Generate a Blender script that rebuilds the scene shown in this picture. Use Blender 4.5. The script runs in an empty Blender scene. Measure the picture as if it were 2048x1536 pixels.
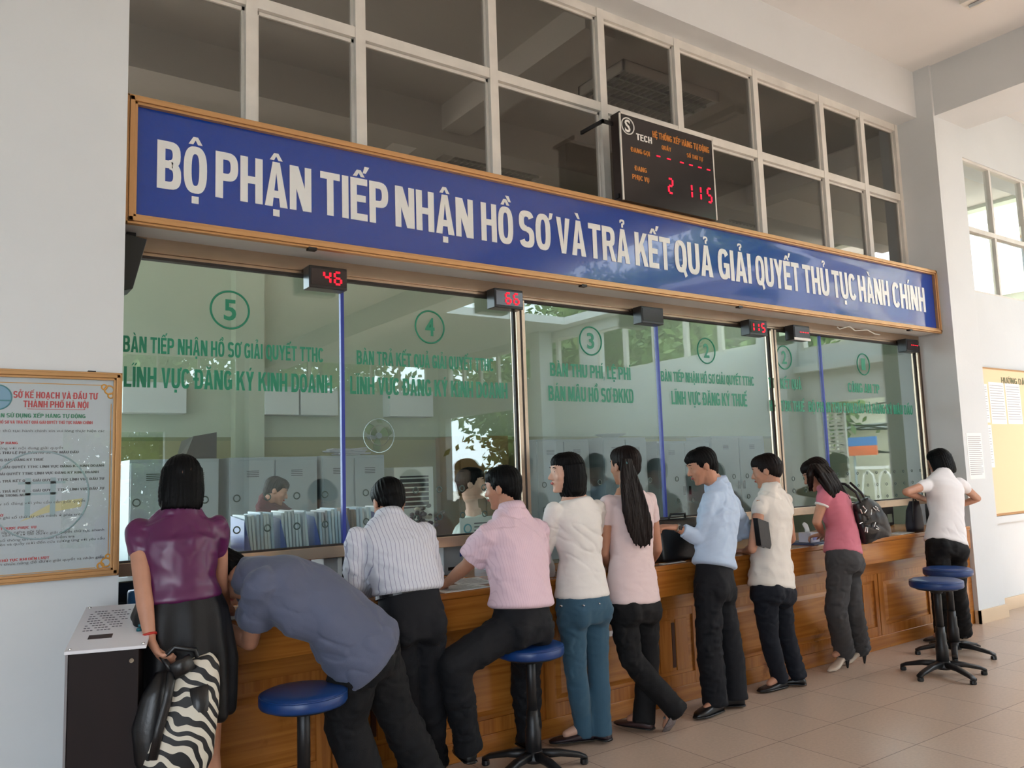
import bpy, bmesh, math, random
import numpy as np
from mathutils import Vector, Matrix, noise
random.seed(7)
np.random.seed(7)
S = bpy.context.scene
COL = S.collection
PI = math.pi

# ------------------------------------------------------------------ camera
YAW, PITCH, ROLL, FPX = 0.61372968, 0.10886613, -0.03308453, 1636.55
CAM = Vector((0.0, -4.27, 1.52))
_d = Vector((math.sin(YAW)*math.cos(PITCH), math.cos(YAW)*math.cos(PITCH), math.sin(PITCH)))
_r = Vector((math.cos(YAW), -math.sin(YAW), 0.0))
_u = _r.cross(_d)
CR = math.cos(ROLL)*_r + math.sin(ROLL)*_u
CU = -math.sin(ROLL)*_r + math.cos(ROLL)*_u
CD = _d
cam_data = bpy.data.cameras.new('camera')
cam_data.sensor_fit = 'HORIZONTAL'
cam_data.sensor_width = 36.0
cam_data.lens = FPX/2048*36.0
cam_data.clip_start = 0.05
cam_data.clip_end = 300
cam = bpy.data.objects.new('camera', cam_data)
COL.objects.link(cam)
cam.matrix_world = Matrix(((CR.x, CU.x, -CD.x, CAM.x), (CR.y, CU.y, -CD.y, CAM.y), (CR.z, CU.z, -CD.z, CAM.z), (0, 0, 0, 1)))
S.camera = cam

# ------------------------------------------------------------------ world, sun, exposure
S.view_settings.view_transform = 'Standard'
S.view_settings.look = 'None'
S.view_settings.gamma = 1.0
S.view_settings.exposure = -0.10
S.cycles.use_denoising = True
S.cycles.max_bounces = 8
S.cycles.diffuse_bounces = 4
S.cycles.glossy_bounces = 4
S.cycles.transmission_bounces = 4
S.cycles.transparent_max_bounces = 16
S.cycles.sample_clamp_indirect = 6.0
S.cycles.caustics_reflective = False
S.cycles.caustics_refractive = False
W = bpy.data.worlds.new('world')
S.world = W
W.use_nodes = True
nt = W.node_tree
nt.nodes.clear()
wo = nt.nodes.new('ShaderNodeOutputWorld')
wb = nt.nodes.new('ShaderNodeBackground')
wb.inputs['Color'].default_value = (0.80, 0.90, 1.0, 1)
wb.inputs['Strength'].default_value = 9.0
nt.links.new(wb.outputs[0], wo.inputs['Surface'])
sl = bpy.data.lights.new('sun', 'SUN')
sl.energy = 34.0
sl.angle = 0.02
sl.color = (1.0, 0.98, 0.95)
so = bpy.data.objects.new('sun', sl)
COL.objects.link(so)
so.rotation_euler = Vector((-1.0, 0.06, -1.1)).to_track_quat('-Z', 'Y').to_euler()


def portal(name, loc, direction, sx, sy):
    l = bpy.data.lights.new(name, 'AREA')
    l.shape = 'RECTANGLE'
    l.size = sx
    l.size_y = sy
    l.cycles.is_portal = True
    o = bpy.data.objects.new(name, l)
    COL.objects.link(o)
    o.location = loc
    o.rotation_euler = Vector(direction).to_track_quat('-Z', 'Z').to_euler()
    return o


# ------------------------------------------------------------------ helpers
def U(px, py, y):
    """point on the plane y = const that the pixel looks at"""
    v = CD*FPX + CR*(px-1024) + CU*(768-py)
    t = (y-CAM.y)/v.y
    return CAM + v*t


def UZ(px, py, z):
    v = CD*FPX + CR*(px-1024) + CU*(768-py)
    return CAM + v*((z-CAM.z)/v.z)


def UX(px, py, x):
    v = CD*FPX + CR*(px-1024) + CU*(768-py)
    return CAM + v*((x-CAM.x)/v.x)


def lin(c):
    o = []
    for v in c[:3]:
        v = v/255.0
        o.append(v/12.92 if v <= 0.04045 else ((v+0.055)/1.055)**2.4)
    return (o[0], o[1], o[2], 1.0)


MATS = {}


def mat(name, rgb, rough=0.6, metal=0.0, spec=0.5, noise_amt=0.0, noise_scale=8.0, rgb2=None, bump=0.0, bump_scale=60.0,
        stretch=(1, 1, 1), coat=0.0, emit=None, emit_s=0.0, sheen=0.0):
    if name in MATS:
        return MATS[name]
    m = bpy.data.materials.new(name)
    m.use_nodes = True
    n = m.node_tree.nodes
    L = m.node_tree.links
    b = n['Principled BSDF']
    b.inputs['Base Color'].default_value = lin(rgb)
    b.inputs['Roughness'].default_value = rough
    b.inputs['Metallic'].default_value = metal
    b.inputs['Specular IOR Level'].default_value = spec
    b.inputs['Coat Weight'].default_value = coat
    if sheen:
        b.inputs['Sheen Weight'].default_value = sheen
    tc = n.new('ShaderNodeTexCoord')
    mp = n.new('ShaderNodeMapping')
    mp.inputs['Scale'].default_value = stretch
    L.new(tc.outputs['Object'], mp.inputs['Vector'])
    if noise_amt > 0 or rgb2:
        t = n.new('ShaderNodeTexNoise')
        t.inputs['Scale'].default_value = noise_scale
        t.inputs['Detail'].default_value = 5
        L.new(mp.outputs[0], t.inputs['Vector'])
        mx = n.new('ShaderNodeMix')
        mx.data_type = 'RGBA'
        c1 = lin(rgb)
        c2 = lin(rgb2) if rgb2 else tuple(v*(1-noise_amt) for v in c1[:3])+(1,)
        mx.inputs[6].default_value = c1
        mx.inputs[7].default_value = c2
        rp = n.new('ShaderNodeValToRGB')
        rp.color_ramp.elements[0].position = 0.35
        rp.color_ramp.elements[1].position = 0.68
        L.new(t.outputs['Fac'], rp.inputs[0])
        L.new(rp.outputs[0], mx.inputs[0])
        L.new(mx.outputs[2], b.inputs['Base Color'])
    if bump > 0:
        t2 = n.new('ShaderNodeTexNoise')
        t2.inputs['Scale'].default_value = bump_scale
        t2.inputs['Detail'].default_value = 4
        L.new(mp.outputs[0], t2.inputs['Vector'])
        bp = n.new('ShaderNodeBump')
        bp.inputs['Strength'].default_value = bump
        bp.inputs['Distance'].default_value = 0.01
        L.new(t2.outputs['Fac'], bp.inputs['Height'])
        L.new(bp.outputs[0], b.inputs['Normal'])
    if emit:
        b.inputs['Emission Color'].default_value = lin(emit)
        b.inputs['Emission Strength'].default_value = emit_s
    MATS[name] = m
    return m


def glass_mat(name, tint, refl_gain=1.0, base_f=0.045, dirt=0.0):
    """thin pane seen from both faces: see-through tint plus a clear angle-dependent reflection"""
    if name in MATS:
        return MATS[name]
    m = bpy.data.materials.new(name)
    m.use_nodes = True
    n = m.node_tree.nodes
    L = m.node_tree.links
    n.clear()
    out = n.new('ShaderNodeOutputMaterial')
    tr = n.new('ShaderNodeBsdfTransparent')
    tr.inputs[0].default_value = tint
    gl = n.new('ShaderNodeBsdfGlossy')
    gl.inputs['Roughness'].default_value = 0.0
    gl.inputs['Color'].default_value = (0.95, 1.0, 0.97, 1)
    geo = n.new('ShaderNodeNewGeometry')
    dot = n.new('ShaderNodeVectorMath')
    dot.operation = 'DOT_PRODUCT'
    L.new(geo.outputs['Normal'], dot.inputs[0])
    L.new(geo.outputs['Incoming'], dot.inputs[1])
    ab = n.new('ShaderNodeMath'); ab.operation = 'ABSOLUTE'
    L.new(dot.outputs['Value'], ab.inputs[0])
    om = n.new('ShaderNodeMath'); om.operation = 'SUBTRACT'; om.inputs[0].default_value = 1.0
    L.new(ab.outputs[0], om.inputs[1])
    pw = n.new('ShaderNodeMath'); pw.operation = 'POWER'; pw.inputs[1].default_value = 5.0
    L.new(om.outputs[0], pw.inputs[0])
    ma = n.new('ShaderNodeMath'); ma.operation = 'MULTIPLY_ADD'
    ma.inputs[1].default_value = 0.95*refl_gain
    ma.inputs[2].default_value = base_f*refl_gain
    L.new(pw.outputs[0], ma.inputs[0])
    mx = n.new('ShaderNodeMixShader')
    L.new(ma.outputs[0], mx.inputs[0])
    L.new(tr.outputs[0], mx.inputs[1])
    L.new(gl.outputs[0], mx.inputs[2])
    L.new(mx.outputs[0], out.inputs['Surface'])
    MATS[name] = m
    return m


class MB:
    """collects shapes, builds one mesh"""
    def __init__(s):
        s.v = []
        s.f = []

    def add(s, vs, fs):
        b = len(s.v)
        s.v += [tuple(p) for p in vs]
        s.f += [tuple(i+b for i in f) for f in fs]
        return s

    def box(s, a, b):
        x0, y0, z0 = [min(a[i], b[i]) for i in range(3)]
        x1, y1, z1 = [max(a[i], b[i]) for i in range(3)]
        return s.add([(x0, y0, z0), (x1, y0, z0), (x1, y1, z0), (x0, y1, z0), (x0, y0, z1), (x1, y0, z1), (x1, y1, z1), (x0, y1, z1)],
                     [(0, 3, 2, 1), (4, 5, 6, 7), (0, 1, 5, 4), (1, 2, 6, 5), (2, 3, 7, 6), (3, 0, 4, 7)])

    def obox(s, c, ax, ay, az):
        c, ax, ay, az = Vector(c), Vector(ax), Vector(ay), Vector(az)
        vs = [c+i*ax+j*ay+k*az for k in (-1, 1) for (i, j) in ((-1, -1), (1, -1), (1, 1), (-1, 1))]
        return s.add(vs, [(0, 3, 2, 1), (4, 5, 6, 7), (0, 1, 5, 4), (1, 2, 6, 5), (2, 3, 7, 6), (3, 0, 4, 7)])

    def loft(s, rings, n=20, e=2.0, cap=True):
        """rings: (centre, u, v) with u, v radius vectors"""
        vs = []
        for (c, u, v) in rings:
            c, u, v = Vector(c), Vector(u), Vector(v)
            for i in range(n):
                a = 2*PI*i/n
                ca, sa = math.cos(a), math.sin(a)
                if e != 2.0:
                    ca = math.copysign(abs(ca)**(2/e), ca)
                    sa = math.copysign(abs(sa)**(2/e), sa)
                vs.append(c+u*ca+v*sa)
        fs = []
        m = len(rings)
        for k in range(m-1):
            for i in range(n):
                j = (i+1) % n
                fs.append((k*n+i, k*n+j, (k+1)*n+j, (k+1)*n+i))
        if cap:
            fs.append(tuple(reversed(range(n))))
            fs.append(tuple((m-1)*n+i for i in range(n)))
        return s.add(vs, fs)

    def tube(s, pts, rad, n=12, flat=1.0, flatdir=None):
        pts = [Vector(p) for p in pts]
        if not isinstance(rad, (list, tuple)):
            rad = [rad]*len(pts)
        rings = []
        pu = None
        for i, p in enumerate(pts):
            t = (pts[min(i+1, len(pts)-1)]-pts[max(i-1, 0)])
            if t.length < 1e-9:
                t = Vector((0, 0, 1))
            t.normalize()
            if pu is None:
                h = Vector(flatdir) if flatdir else (Vector((0, 0, 1)) if abs(t.z) < 0.9 else Vector((1, 0, 0)))
                pu = (h-t*h.dot(t)).normalized()
            else:
                q = pu-t*pu.dot(t)
                pu = q.normalized() if q.length > 1e-6 else pu
            w = t.cross(pu)
            rings.append((p, pu*rad[i]*flat, w*rad[i]))
        return s.loft(rings, n)

    def cap(s, p0, p1, r0, r1=None, n=14):
        """tapered capsule"""
        r1 = r0 if r1 is None else r1
        p0, p1 = Vector(p0), Vector(p1)
        t = p1-p0
        if t.length < 1e-6:
            t = Vector((0, 0, 1e-4))
        d = t.normalized()
        h = Vector((0, 0, 1)) if abs(d.z) < 0.9 else Vector((1, 0, 0))
        u = (h-d*h.dot(d)).normalized()
        w = d.cross(u)
        rings = []
        for a in (-88, -60, -30, 0):
            a = math.radians(a)
            rings.append((p0+d*r0*math.sin(a), u*r0*math.cos(a), w*r0*math.cos(a)))
        for a in (0, 30, 60, 88):
            a = math.radians(a)
            rings.append((p1+d*r1*math.sin(a), u*r1*math.cos(a), w*r1*math.cos(a)))
        return s.loft(rings, n)

    def ell(s, c, u, v, w, n=16, m=9):
        c, u, v, w = Vector(c), Vector(u), Vector(v), Vector(w)
        rings = []
        for k in range(m):
            a = -PI/2+PI*(k+0.04)/(m-1+0.08)
            rings.append((c+w*math.sin(a), u*math.cos(a), v*math.cos(a)))
        return s.loft(rings, n)

    def lathe(s, c, prof, n=32, axis='z'):
        vs = []
        c = Vector(c)
        for (r, h) in prof:
            for i in range(n):
                a = 2*PI*i/n
                p = Vector((r*math.cos(a), r*math.sin(a), h))
                if axis == 'y':
                    p = Vector((p.x, p.z, p.y))
                elif axis == 'x':
                    p = Vector((p.z, p.x, p.y))
                vs.append(c+p)
        fs = []
        for k in range(len(prof)-1):
            for i in range(n):
                j = (i+1) % n
                fs.append((k*n+i, k*n+j, (k+1)*n+j, (k+1)*n+i))
        fs.append(tuple(reversed(range(n))))
        fs.append(tuple((len(prof)-1)*n+i for i in range(n)))
        return s.add(vs, fs)

    def torus(s, c, R, r, ax='z', n=32, k=8):
        c = Vector(c)
        pts = []
        vs, fs = [], []
        for i in range(n):
            a = 2*PI*i/n
            for j in range(k):
                b = 2*PI*j/k
                p = Vector(((R+r*math.cos(b))*math.cos(a), (R+r*math.cos(b))*math.sin(a), r*math.sin(b)))
                if ax == 'y':
                    p = Vector((p.x, p.z, p.y))
                elif ax == 'x':
                    p = Vector((p.z, p.x, p.y))
                vs.append(c+p)
        for i in range(n):
            for j in range(k):
                fs.append((i*k+j, i*k+(j+1) % k, ((i+1) % n)*k+(j+1) % k, ((i+1) % n)*k+j))
        return s.add(vs, fs)

    def mesh(s, name, origin=(0, 0, 0)):
        me = bpy.data.meshes.new(name)
        o = Vector(origin)
        me.from_pydata([tuple(Vector(p)-o) for p in s.v], [], s.f)
        bm = bmesh.new()
        bm.from_mesh(me)
        bmesh.ops.recalc_face_normals(bm, faces=bm.faces)
        bm.to_mesh(me)
        bm.free()
        me.update()
        return me

    def build(s, name, m, parent=None, smooth=False, bevel=0.0, origin=None, mesh=None, subd=0):
        """verts are in world coordinates; the parent (if any) is unrotated here"""
        o0 = Vector((0, 0, 0))
        if parent is not None:
            p = parent
            while p is not None:
                o0 += p.location
                p = p.parent
        elif origin is not None:
            o0 = Vector(origin)
        me = mesh or s.mesh(name, o0)
        ob = bpy.data.objects.new(name, me)
        COL.objects.link(ob)
        if parent is not None:
            ob.parent = parent
        elif origin is not None:
            ob.location = origin
        if m:
            me.materials.append(m)
        if smooth:
            for p in me.polygons:
                p.use_smooth = True
        if bevel:
            md = ob.modifiers.new('bevel', 'BEVEL')
            md.width = bevel
            md.segments = 2
            md.limit_method = 'ANGLE'
            for p in me.polygons:
                p.use_smooth = True
            md.harden_normals = True
        if subd:
            md = ob.modifiers.new('s', 'SUBSURF')
            md.levels = subd
            md.render_levels = subd
        return ob


def tag(o, label=None, cat=None, group=None, kind=None):
    if label: o['label'] = label
    if cat: o['category'] = cat
    if group: o['group'] = group
    if kind: o['kind'] = kind
    return o


def empty(name, loc, label, cat, group=None, rz=0.0):
    o = bpy.data.objects.new(name, None)
    o.empty_display_size = 0.1
    COL.objects.link(o)
    o.location = loc
    o.rotation_euler = (0, 0, rz)
    return tag(o, label, cat, group)


def struct(name, mb, m, parent=None, bevel=0.0, smooth=False):
    o = mb.build(name, m, parent, bevel=bevel, smooth=smooth)
    if parent is None:
        o['kind'] = 'structure'
    return o


def copy_tree(o, parent=None):
    c = o.copy()
    COL.objects.link(c)
    if parent is not None:
        c.parent = parent
    for ch in list(o.children):
        copy_tree(ch, c)
    return c


# text ------------------------------------------------------------------
def text_mesh(txt, bold=0.0, depth=0.0, shear=0.0, res=3):
    cu = bpy.data.curves.new('txt', 'FONT')
    cu.body = txt
    cu.size = 1.0
    cu.offset = bold
    cu.extrude = depth
    cu.shear = shear
    cu.resolution_u = res
    ob = bpy.data.objects.new('txt', cu)
    COL.objects.link(ob)
    dg = bpy.context.evaluated_depsgraph_get()
    dg.update()
    me = bpy.data.meshes.new_from_object(ob.evaluated_get(dg))
    bpy.data.objects.remove(ob)
    bpy.data.curves.remove(cu)
    V = np.zeros(len(me.vertices)*3)
    me.vertices.foreach_get('co', V)
    V = V.reshape(-1, 3)
    F = [tuple(p.vertices) for p in me.polygons]
    bpy.data.meshes.remove(me)
    return V, F


_CAPH = {}


def word(mb, txt, x0, x1, zb, zt, place, bold=0.0, depth=0.004, capref=None):
    """text fitted so that it spans x0..x1 and capital letters span zb..zt; place(x, z, d) gives the world point"""
    V, F = text_mesh(txt, bold, 0.5)
    if not len(V):
        return
    if bold not in _CAPH:
        Hh, _ = text_mesh('H', bold, 0.5)
        _CAPH[bold] = (Hh[:, 1].min(), Hh[:, 1].max())
    b, t = _CAPH[bold]
    a0, a1 = V[:, 0].min(), V[:, 0].max()
    X = x0+(V[:, 0]-a0)/(a1-a0)*(x1-x0)
    Z = zb+(V[:, 1]-b)/(t-b)*(zt-zb)
    D = (V[:, 2]+0.5)*depth
    mb.add([place(X[i], Z[i], D[i]) for i in range(len(V))], F)


import unicodedata
_TW, _TH = 0.335, 0.16


def _sup(cx, cy, rx, ry, a, e=2.7):
    c, s = math.cos(a), math.sin(a)
    return (cx+rx*math.copysign(abs(c)**(2/e), c), cy+ry*math.copysign(abs(s)**(2/e), s))


def _arc(x0, x1, y0, y1, a0, a1, n=14, tw=None, th=None):
    """band between an outer and an inner rounded curve, angles in degrees"""
    tw = _TW if tw is None else tw
    th = _TH if th is None else th
    cx, cy, rx, ry = (x0+x1)/2, (y0+y1)/2, (x1-x0)/2, (y1-y0)/2
    P = []
    for i in range(n):
        A, B = math.radians(a0+(a1-a0)*i/n), math.radians(a0+(a1-a0)*(i+1)/n)
        P.append([_sup(cx, cy, rx, ry, A), _sup(cx, cy, rx, ry, B), _sup(cx, cy, rx-tw, ry-th, B), _sup(cx, cy, rx-tw, ry-th, A)])
    return P


def _r(x0, x1, y0, y1):
    return [[(x0, y0), (x1, y0), (x1, y1), (x0, y1)]]


def _glyph(ch):
    t, h = _TW, _TH
    m = 0.5
    if ch == 'I': return _r(0, 1, 0, 1), 0.32
    if ch == 'H': return _r(0, t, 0, 1)+_r(1-t, 1, 0, 1)+_r(t, 1-t, m-h/2, m+h/2), 1
    if ch == 'L': return _r(0, t+.04, 0, 1)+_r(t, 1, 0, h), 0.82
    if ch == 'T': return _r(0, 1, 1-h, 1)+_r(.5-t/2, .5+t/2, 0, 1-h), 0.95
    if ch == 'E': return _r(0, t+.04, 0, 1)+_r(t, 1, 0, h)+_r(t, 1, 1-h, 1)+_r(t, .9, m-h/2+.02, m+h/2+.02), 0.85
    if ch == 'N': return _r(0, t-.03, 0, 1)+_r(1-t+.03, 1, 0, 1)+[[(0, 1), (t+.06, 1), (1, 0), (1-t-.06, 0)]], 1.04
    if ch == 'M': return _r(0, t-.08, 0, 1)+_r(1-t+.08, 1, 0, 1)+[[(0, 1), (t, 1), (.5+.09, 0), (.5-.09, 0)], [(1-t, 1), (1, 1), (.59, 0), (.41, 0)]], 1.3
    if ch == 'A': return [[(0, 0), (t, 0), (.5+.05, 1), (.34, 1)], [(1-t, 0), (1, 0), (.66, 1), (.45, 1)]]+_r(.22, .78, .2, .2+h), 1.06
    if ch == 'V': return [[(0, 1), (t, 1), (.55, 0), (.34, 0)], [(1-t, 1), (1, 1), (.66, 0), (.45, 0)]], 1.0
    if ch == 'X': return [[(0, 0), (t+.03, 0), (1, 1), (1-t-.03, 1)], [(0, 1), (t+.03, 1), (1, 0), (1-t-.03, 0)]], 1.0
    if ch == 'Y': return _r(.5-t/2, .5+t/2, 0, .45)+[[(0, 1), (t, 1), (.5+t/2, .4), (.5-t/2, .4)], [(1-t, 1), (1, 1), (.5+t/2, .4), (.5-t/2, .4)]], 1.02
    if ch == 'K': return _r(0, t, 0, 1)+[[(t-.02, .32), (t-.02, .60), (.68, 1), (1, 1)], [(.36, .62), (.62, .74), (1.03, 0), (.70, 0)]], 1.04
    if ch == 'O': return _arc(0, 1, 0, 1, 0, 360, 32), 1
    if ch == 'Q': return _arc(0, 1, 0, 1, 0, 360, 32)+[[(.52, .22), (.72, .30), (1.02, -.08), (.82, -.14)]], 1
    if ch == 'C': return _arc(0, 1, 0, 1, 35, 325, 26), 1
    if ch == 'G': return _arc(0, 1, 0, 1, 35, 340, 26)+_r(.5, 1, .38, .38+h)+_r(1-t, 1, .06, .5), 1
    if ch == 'U': return _r(0, t, .35, 1)+_r(1-t, 1, .35, 1)+_arc(0, 1, 0, .8, 180, 360, 16), 1
    if ch == 'J': return _r(1-t, 1, .35, 1)+_arc(0, 1, 0, .8, 180, 360, 16), .8
    if ch == 'D': return _r(0, t, 0, 1)+_r(t, .5, 0, h)+_r(t, .5, 1-h, 1)+_arc(0, 1, 0, 1, -90, 90, 16), 1
    if ch == 'Đ': return _r(0, t, 0, 1)+_r(t, .5, 0, h)+_r(t, .5, 1-h, 1)+_arc(0, 1, 0, 1, -90, 90, 16)+_r(-.16, .48, m-h/2, m+h/2), 1
    if ch == 'P': return _r(0, t, 0, 1)+_r(t, .5, 1-h, 1)+_r(t, .5, .38, .38+h)+_arc(0, 1, .38, 1, -90, 90, 14), .98
    if ch == 'R': return _r(0, t, 0, 1)+_r(t, .5, 1-h, 1)+_r(t, .5, .42, .42+h)+_arc(0, 1, .42, 1, -90, 90, 14)+[[(.46, .50), (.74, .52), (1.03, 0), (.71, 0)]], 1
    if ch == 'B': return (_r(0, t, 0, 1)+_r(t, .5, 1-h, 1)+_r(t, .5, 0, h)+_r(t, .5, m-h/2+.02, m+h/2+.02)+_arc(0, .97, .45, 1, -90, 90, 12)+_arc(0, 1, 0, .58, -90, 90, 12)), 1
    if ch == 'S': return _arc(0, 1, .43, 1, 20, 270, 20)+_arc(0, 1, 0, .57, -160, 90, 20), .98
    if ch == ',': return _r(.2, .8, 0, .16)+[[(.3, 0), (.8, 0), (.4, -.16), (.2, -.16)]], .25
    if ch == '.': return _r(.1, .9, 0, .17), .22
    return _r(0, 1, .4, .55), .6


def block_word(mb, txt, x0, x1, zb, zt, place, depth=0.003):
    """heavy condensed capitals with their accents, fitted to x0..x1 and zb..zt"""
    items, x = [], 0.0
    for ch in txt:
        if ch == ' ':
            x += 0.42
            continue
        ch0 = 'Đ' if ch == 'Đ' else unicodedata.normalize('NFD', ch)[0]
        marks = '' if ch == 'Đ' else unicodedata.normalize('NFD', ch)[1:]
        polys, w_ = _glyph(ch0)
        items.append((polys, x, w_, marks, ch0))
        x += w_+0.10
    W_ = x-0.10
    sc = (x1-x0)/W_

    def P(gx_, gz_, d):
        return place(x0+gx_*sc, zb+gz_*(zt-zb), d)

    cnt = [0]

    def emit(poly):
        n = len(poly)
        cnt[0] += 1
        dd = depth*(1+0.06*(cnt[0] % 11))
        vs = [P(a, b, dd) for (a, b) in poly]+[P(a, b, 0) for (a, b) in poly]
        mb.add(vs, [tuple(range(n)), tuple(reversed(range(n, 2*n)))]+[(i, (i+1) % n, n+(i+1) % n, n+i) for i in range(n)])
    for (polys, ox, w_, marks, c0) in items:
        for p in polys:
            emit([(ox+a*w_, b) for (a, b) in p])
        cx_ = ox+w_/2
        has_c = '\u0302' in marks or '\u0306' in marks
        for mk in marks:
            if mk == '\u0302':
                emit([(cx_-.30, 1.04), (cx_-.10, 1.04), (cx_+.07, 1.20), (cx_-.10, 1.20)])
                emit([(cx_+.10, 1.04), (cx_+.30, 1.04), (cx_+.10, 1.20), (cx_-.07, 1.20)])
            elif mk == '\u0306':
                for a in _arc(cx_-.28, cx_+.28, 1.05, 1.33, 180, 360, 8, .12, .07): emit(a)
            elif mk == '\u0303':
                emit([(cx_-.30, 1.06), (cx_-.16, 1.06), (cx_+.02, 1.19), (cx_-.12, 1.19)])
                emit([(cx_-.02, 1.06), (cx_+.14, 1.06), (cx_+.30, 1.19), (cx_+.16, 1.19)])
            elif mk == '\u0301':
                o = .30 if has_c else 0.0
                z = 1.14 if has_c else 1.05
                emit([(cx_-.10+o, z), (cx_+.06+o, z), (cx_+.24+o, z+.16), (cx_+.00+o, z+.16)])
            elif mk == '\u0300':
                o = .26 if has_c else 0.0
                z = 1.14 if has_c else 1.05
                emit([(cx_-.02+o, z), (cx_+.14+o, z), (cx_+.0+o, z+.16), (cx_-.24+o, z+.16)])
            elif mk == '\u0309':
                z = 1.05 if not has_c else 1.16
                for a in _arc(cx_-.2, cx_+.2, z+.08, z+.24, -80, 200, 9, .12, .06): emit(a)
                emit([(cx_-.06, z), (cx_+.08, z), (cx_+.08, z+.12), (cx_-.06, z+.12)])
            elif mk == '\u0323':
                emit([(cx_-.15, -.21), (cx_+.15, -.21), (cx_+.15, -.06), (cx_-.15, -.06)])
            elif mk == '\u031b':
                xr = ox+w_
                emit([(xr-.12, .84), (xr+.10, .90), (xr+.20, 1.06), (xr-.02, 1.06)])


SEG = {'0': 'abcdef', '1': 'bc', '2': 'abged', '3': 'abgcd', '4': 'fgbc', '5': 'afgcd', '6': 'afgedc', '7': 'abc', '8': 'abcdefg', '9': 'abcdfg', '-': 'g'}


def seven(mb, ch, x, z, w, h, y, th):
    sg = {'a': ((x, z+h), (x+w, z+h)), 'g': ((x, z+h/2), (x+w, z+h/2)), 'd': ((x, z), (x+w, z)),
          'f': ((x, z+h/2), (x, z+h)), 'b': ((x+w, z+h/2), (x+w, z+h)), 'e': ((x, z), (x, z+h/2)), 'c': ((x+w, z), (x+w, z+h/2))}
    for c in SEG.get(ch, ''):
        (xa, za), (xb, zb) = sg[c]
        if za == zb:
            mb.box((xa+th*0.6, y-0.004, za-th/2), (xb-th*0.6, y+0.001, za+th/2))
        else:
            mb.box((xa-th/2, y-0.004, za+th*0.6), (xa+th/2, y+0.001, zb-th*0.6))


# ------------------------------------------------------------------ materials
M_wall = mat('white_plaster', (215, 219, 221), 0.75, noise_amt=0.05, noise_scale=1.3, bump=0.08, bump_scale=25)
M_ceil = mat('ceiling_white', (220, 221, 221), 0.8, noise_amt=0.04, noise_scale=1.0)
M_officewall = mat('pale_green_paint', (186, 198, 178), 0.7, noise_amt=0.05, noise_scale=1.0)
M_officeceil = mat('office_ceiling', (205, 200, 192), 0.8)
M_wframe = mat('window_frame_alu', (222, 219, 212), 0.5, noise_amt=0.12, noise_scale=6)
M_gold = mat('gold_anodised_frame', (196, 150, 100), 0.3, metal=0.35, spec=0.6)
M_steel = mat('brown_stainless_steel', (186, 164, 142), 0.27, metal=0.85, noise_amt=0.15, noise_scale=3, stretch=(1, 1, 0.2))
M_dkseal = mat('dark_rubber_seal', (38, 30, 26), 0.6)
M_blue = mat('blue_sign_film', (2, 56, 150), 0.12, spec=0.5, coat=0.4)
M_blue.node_tree.nodes['Principled BSDF'].inputs['Coat Roughness'].default_value = 0.02
M_letter = mat('white_vinyl_letter', (222, 226, 226), 0.25)
M_green = mat('green_vinyl_letter', (20, 128, 96), 0.4)
M_bluetape = mat('blue_joint_strip', (28, 52, 150), 0.4)
M_black = mat('black_plastic', (20, 20, 22), 0.3)
M_led = mat('red_led', (255, 20, 40), 0.5, emit=(255, 12, 40), emit_s=2.2)
M_leddot = mat('red_led_board', (255, 20, 50), 0.5, emit=(255, 20, 60), emit_s=1.3)
M_orange = mat('orange_print', (190, 118, 40), 0.5)
M_whiteprint = mat('white_print', (225, 225, 222), 0.5)
M_paper = mat('paper_white', (225, 228, 226), 0.7)
M_redprint = mat('red_print', (196, 60, 66), 0.6)
M_greenprint = mat('green_print', (50, 130, 100), 0.6)
M_greyprint = mat('grey_print', (92, 90, 98), 0.6)
M_darkwood = mat('dark_brown_laminate', (24, 10, 9), 0.6, spec=0.25, noise_amt=0.2, noise_scale=10, stretch=(1, 1, 0.2))
M_seatblue = mat('blue_vinyl', (16, 56, 116), 0.36, spec=0.5, noise_amt=0.1, bump=0.03, bump_scale=30)
M_chrome = mat('chrome', (200, 200, 200), 0.15, metal=1.0)
M_dkmetal = mat('dark_grey_column', (34, 34, 36), 0.4, metal=0.3)
M_skin = mat('skin', (188, 136, 110), 0.5, noise_amt=0.1, noise_scale=20)
M_skin2 = mat('skin_fair', (212, 168, 146), 0.5, noise_amt=0.08, noise_scale=20)
M_hair = mat('black_hair', (3, 3, 4), 0.5, spec=0.13, bump=0.2, bump_scale=60, stretch=(5, 5, 0.4))
M_hairb = mat('brown_black_hair', (17, 7, 5), 0.5, spec=0.16, bump=0.2, bump_scale=60, stretch=(5, 5, 0.4))
M_eyew = mat('eye_white', (225, 222, 218), 0.3)
M_iris = mat('iris_dark', (25, 15, 12), 0.2)
M_lips = mat('lips', (170, 84, 80), 0.45)
M_greycab = mat('grey_steel_cabinet', (158, 170, 176), 0.5, noise_amt=0.06, noise_scale=2)
M_bluebox = mat('blue_plastic', (20, 60, 150), 0.4)
M_leaf = mat('tree_leaf', (62, 96, 34), 0.5, rgb2=(112, 140, 58), noise_scale=0.8)
M_bark = mat('tree_bark', (70, 58, 46), 0.9, noise_amt=0.4, noise_scale=12, bump=0.5, bump_scale=20)


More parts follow.
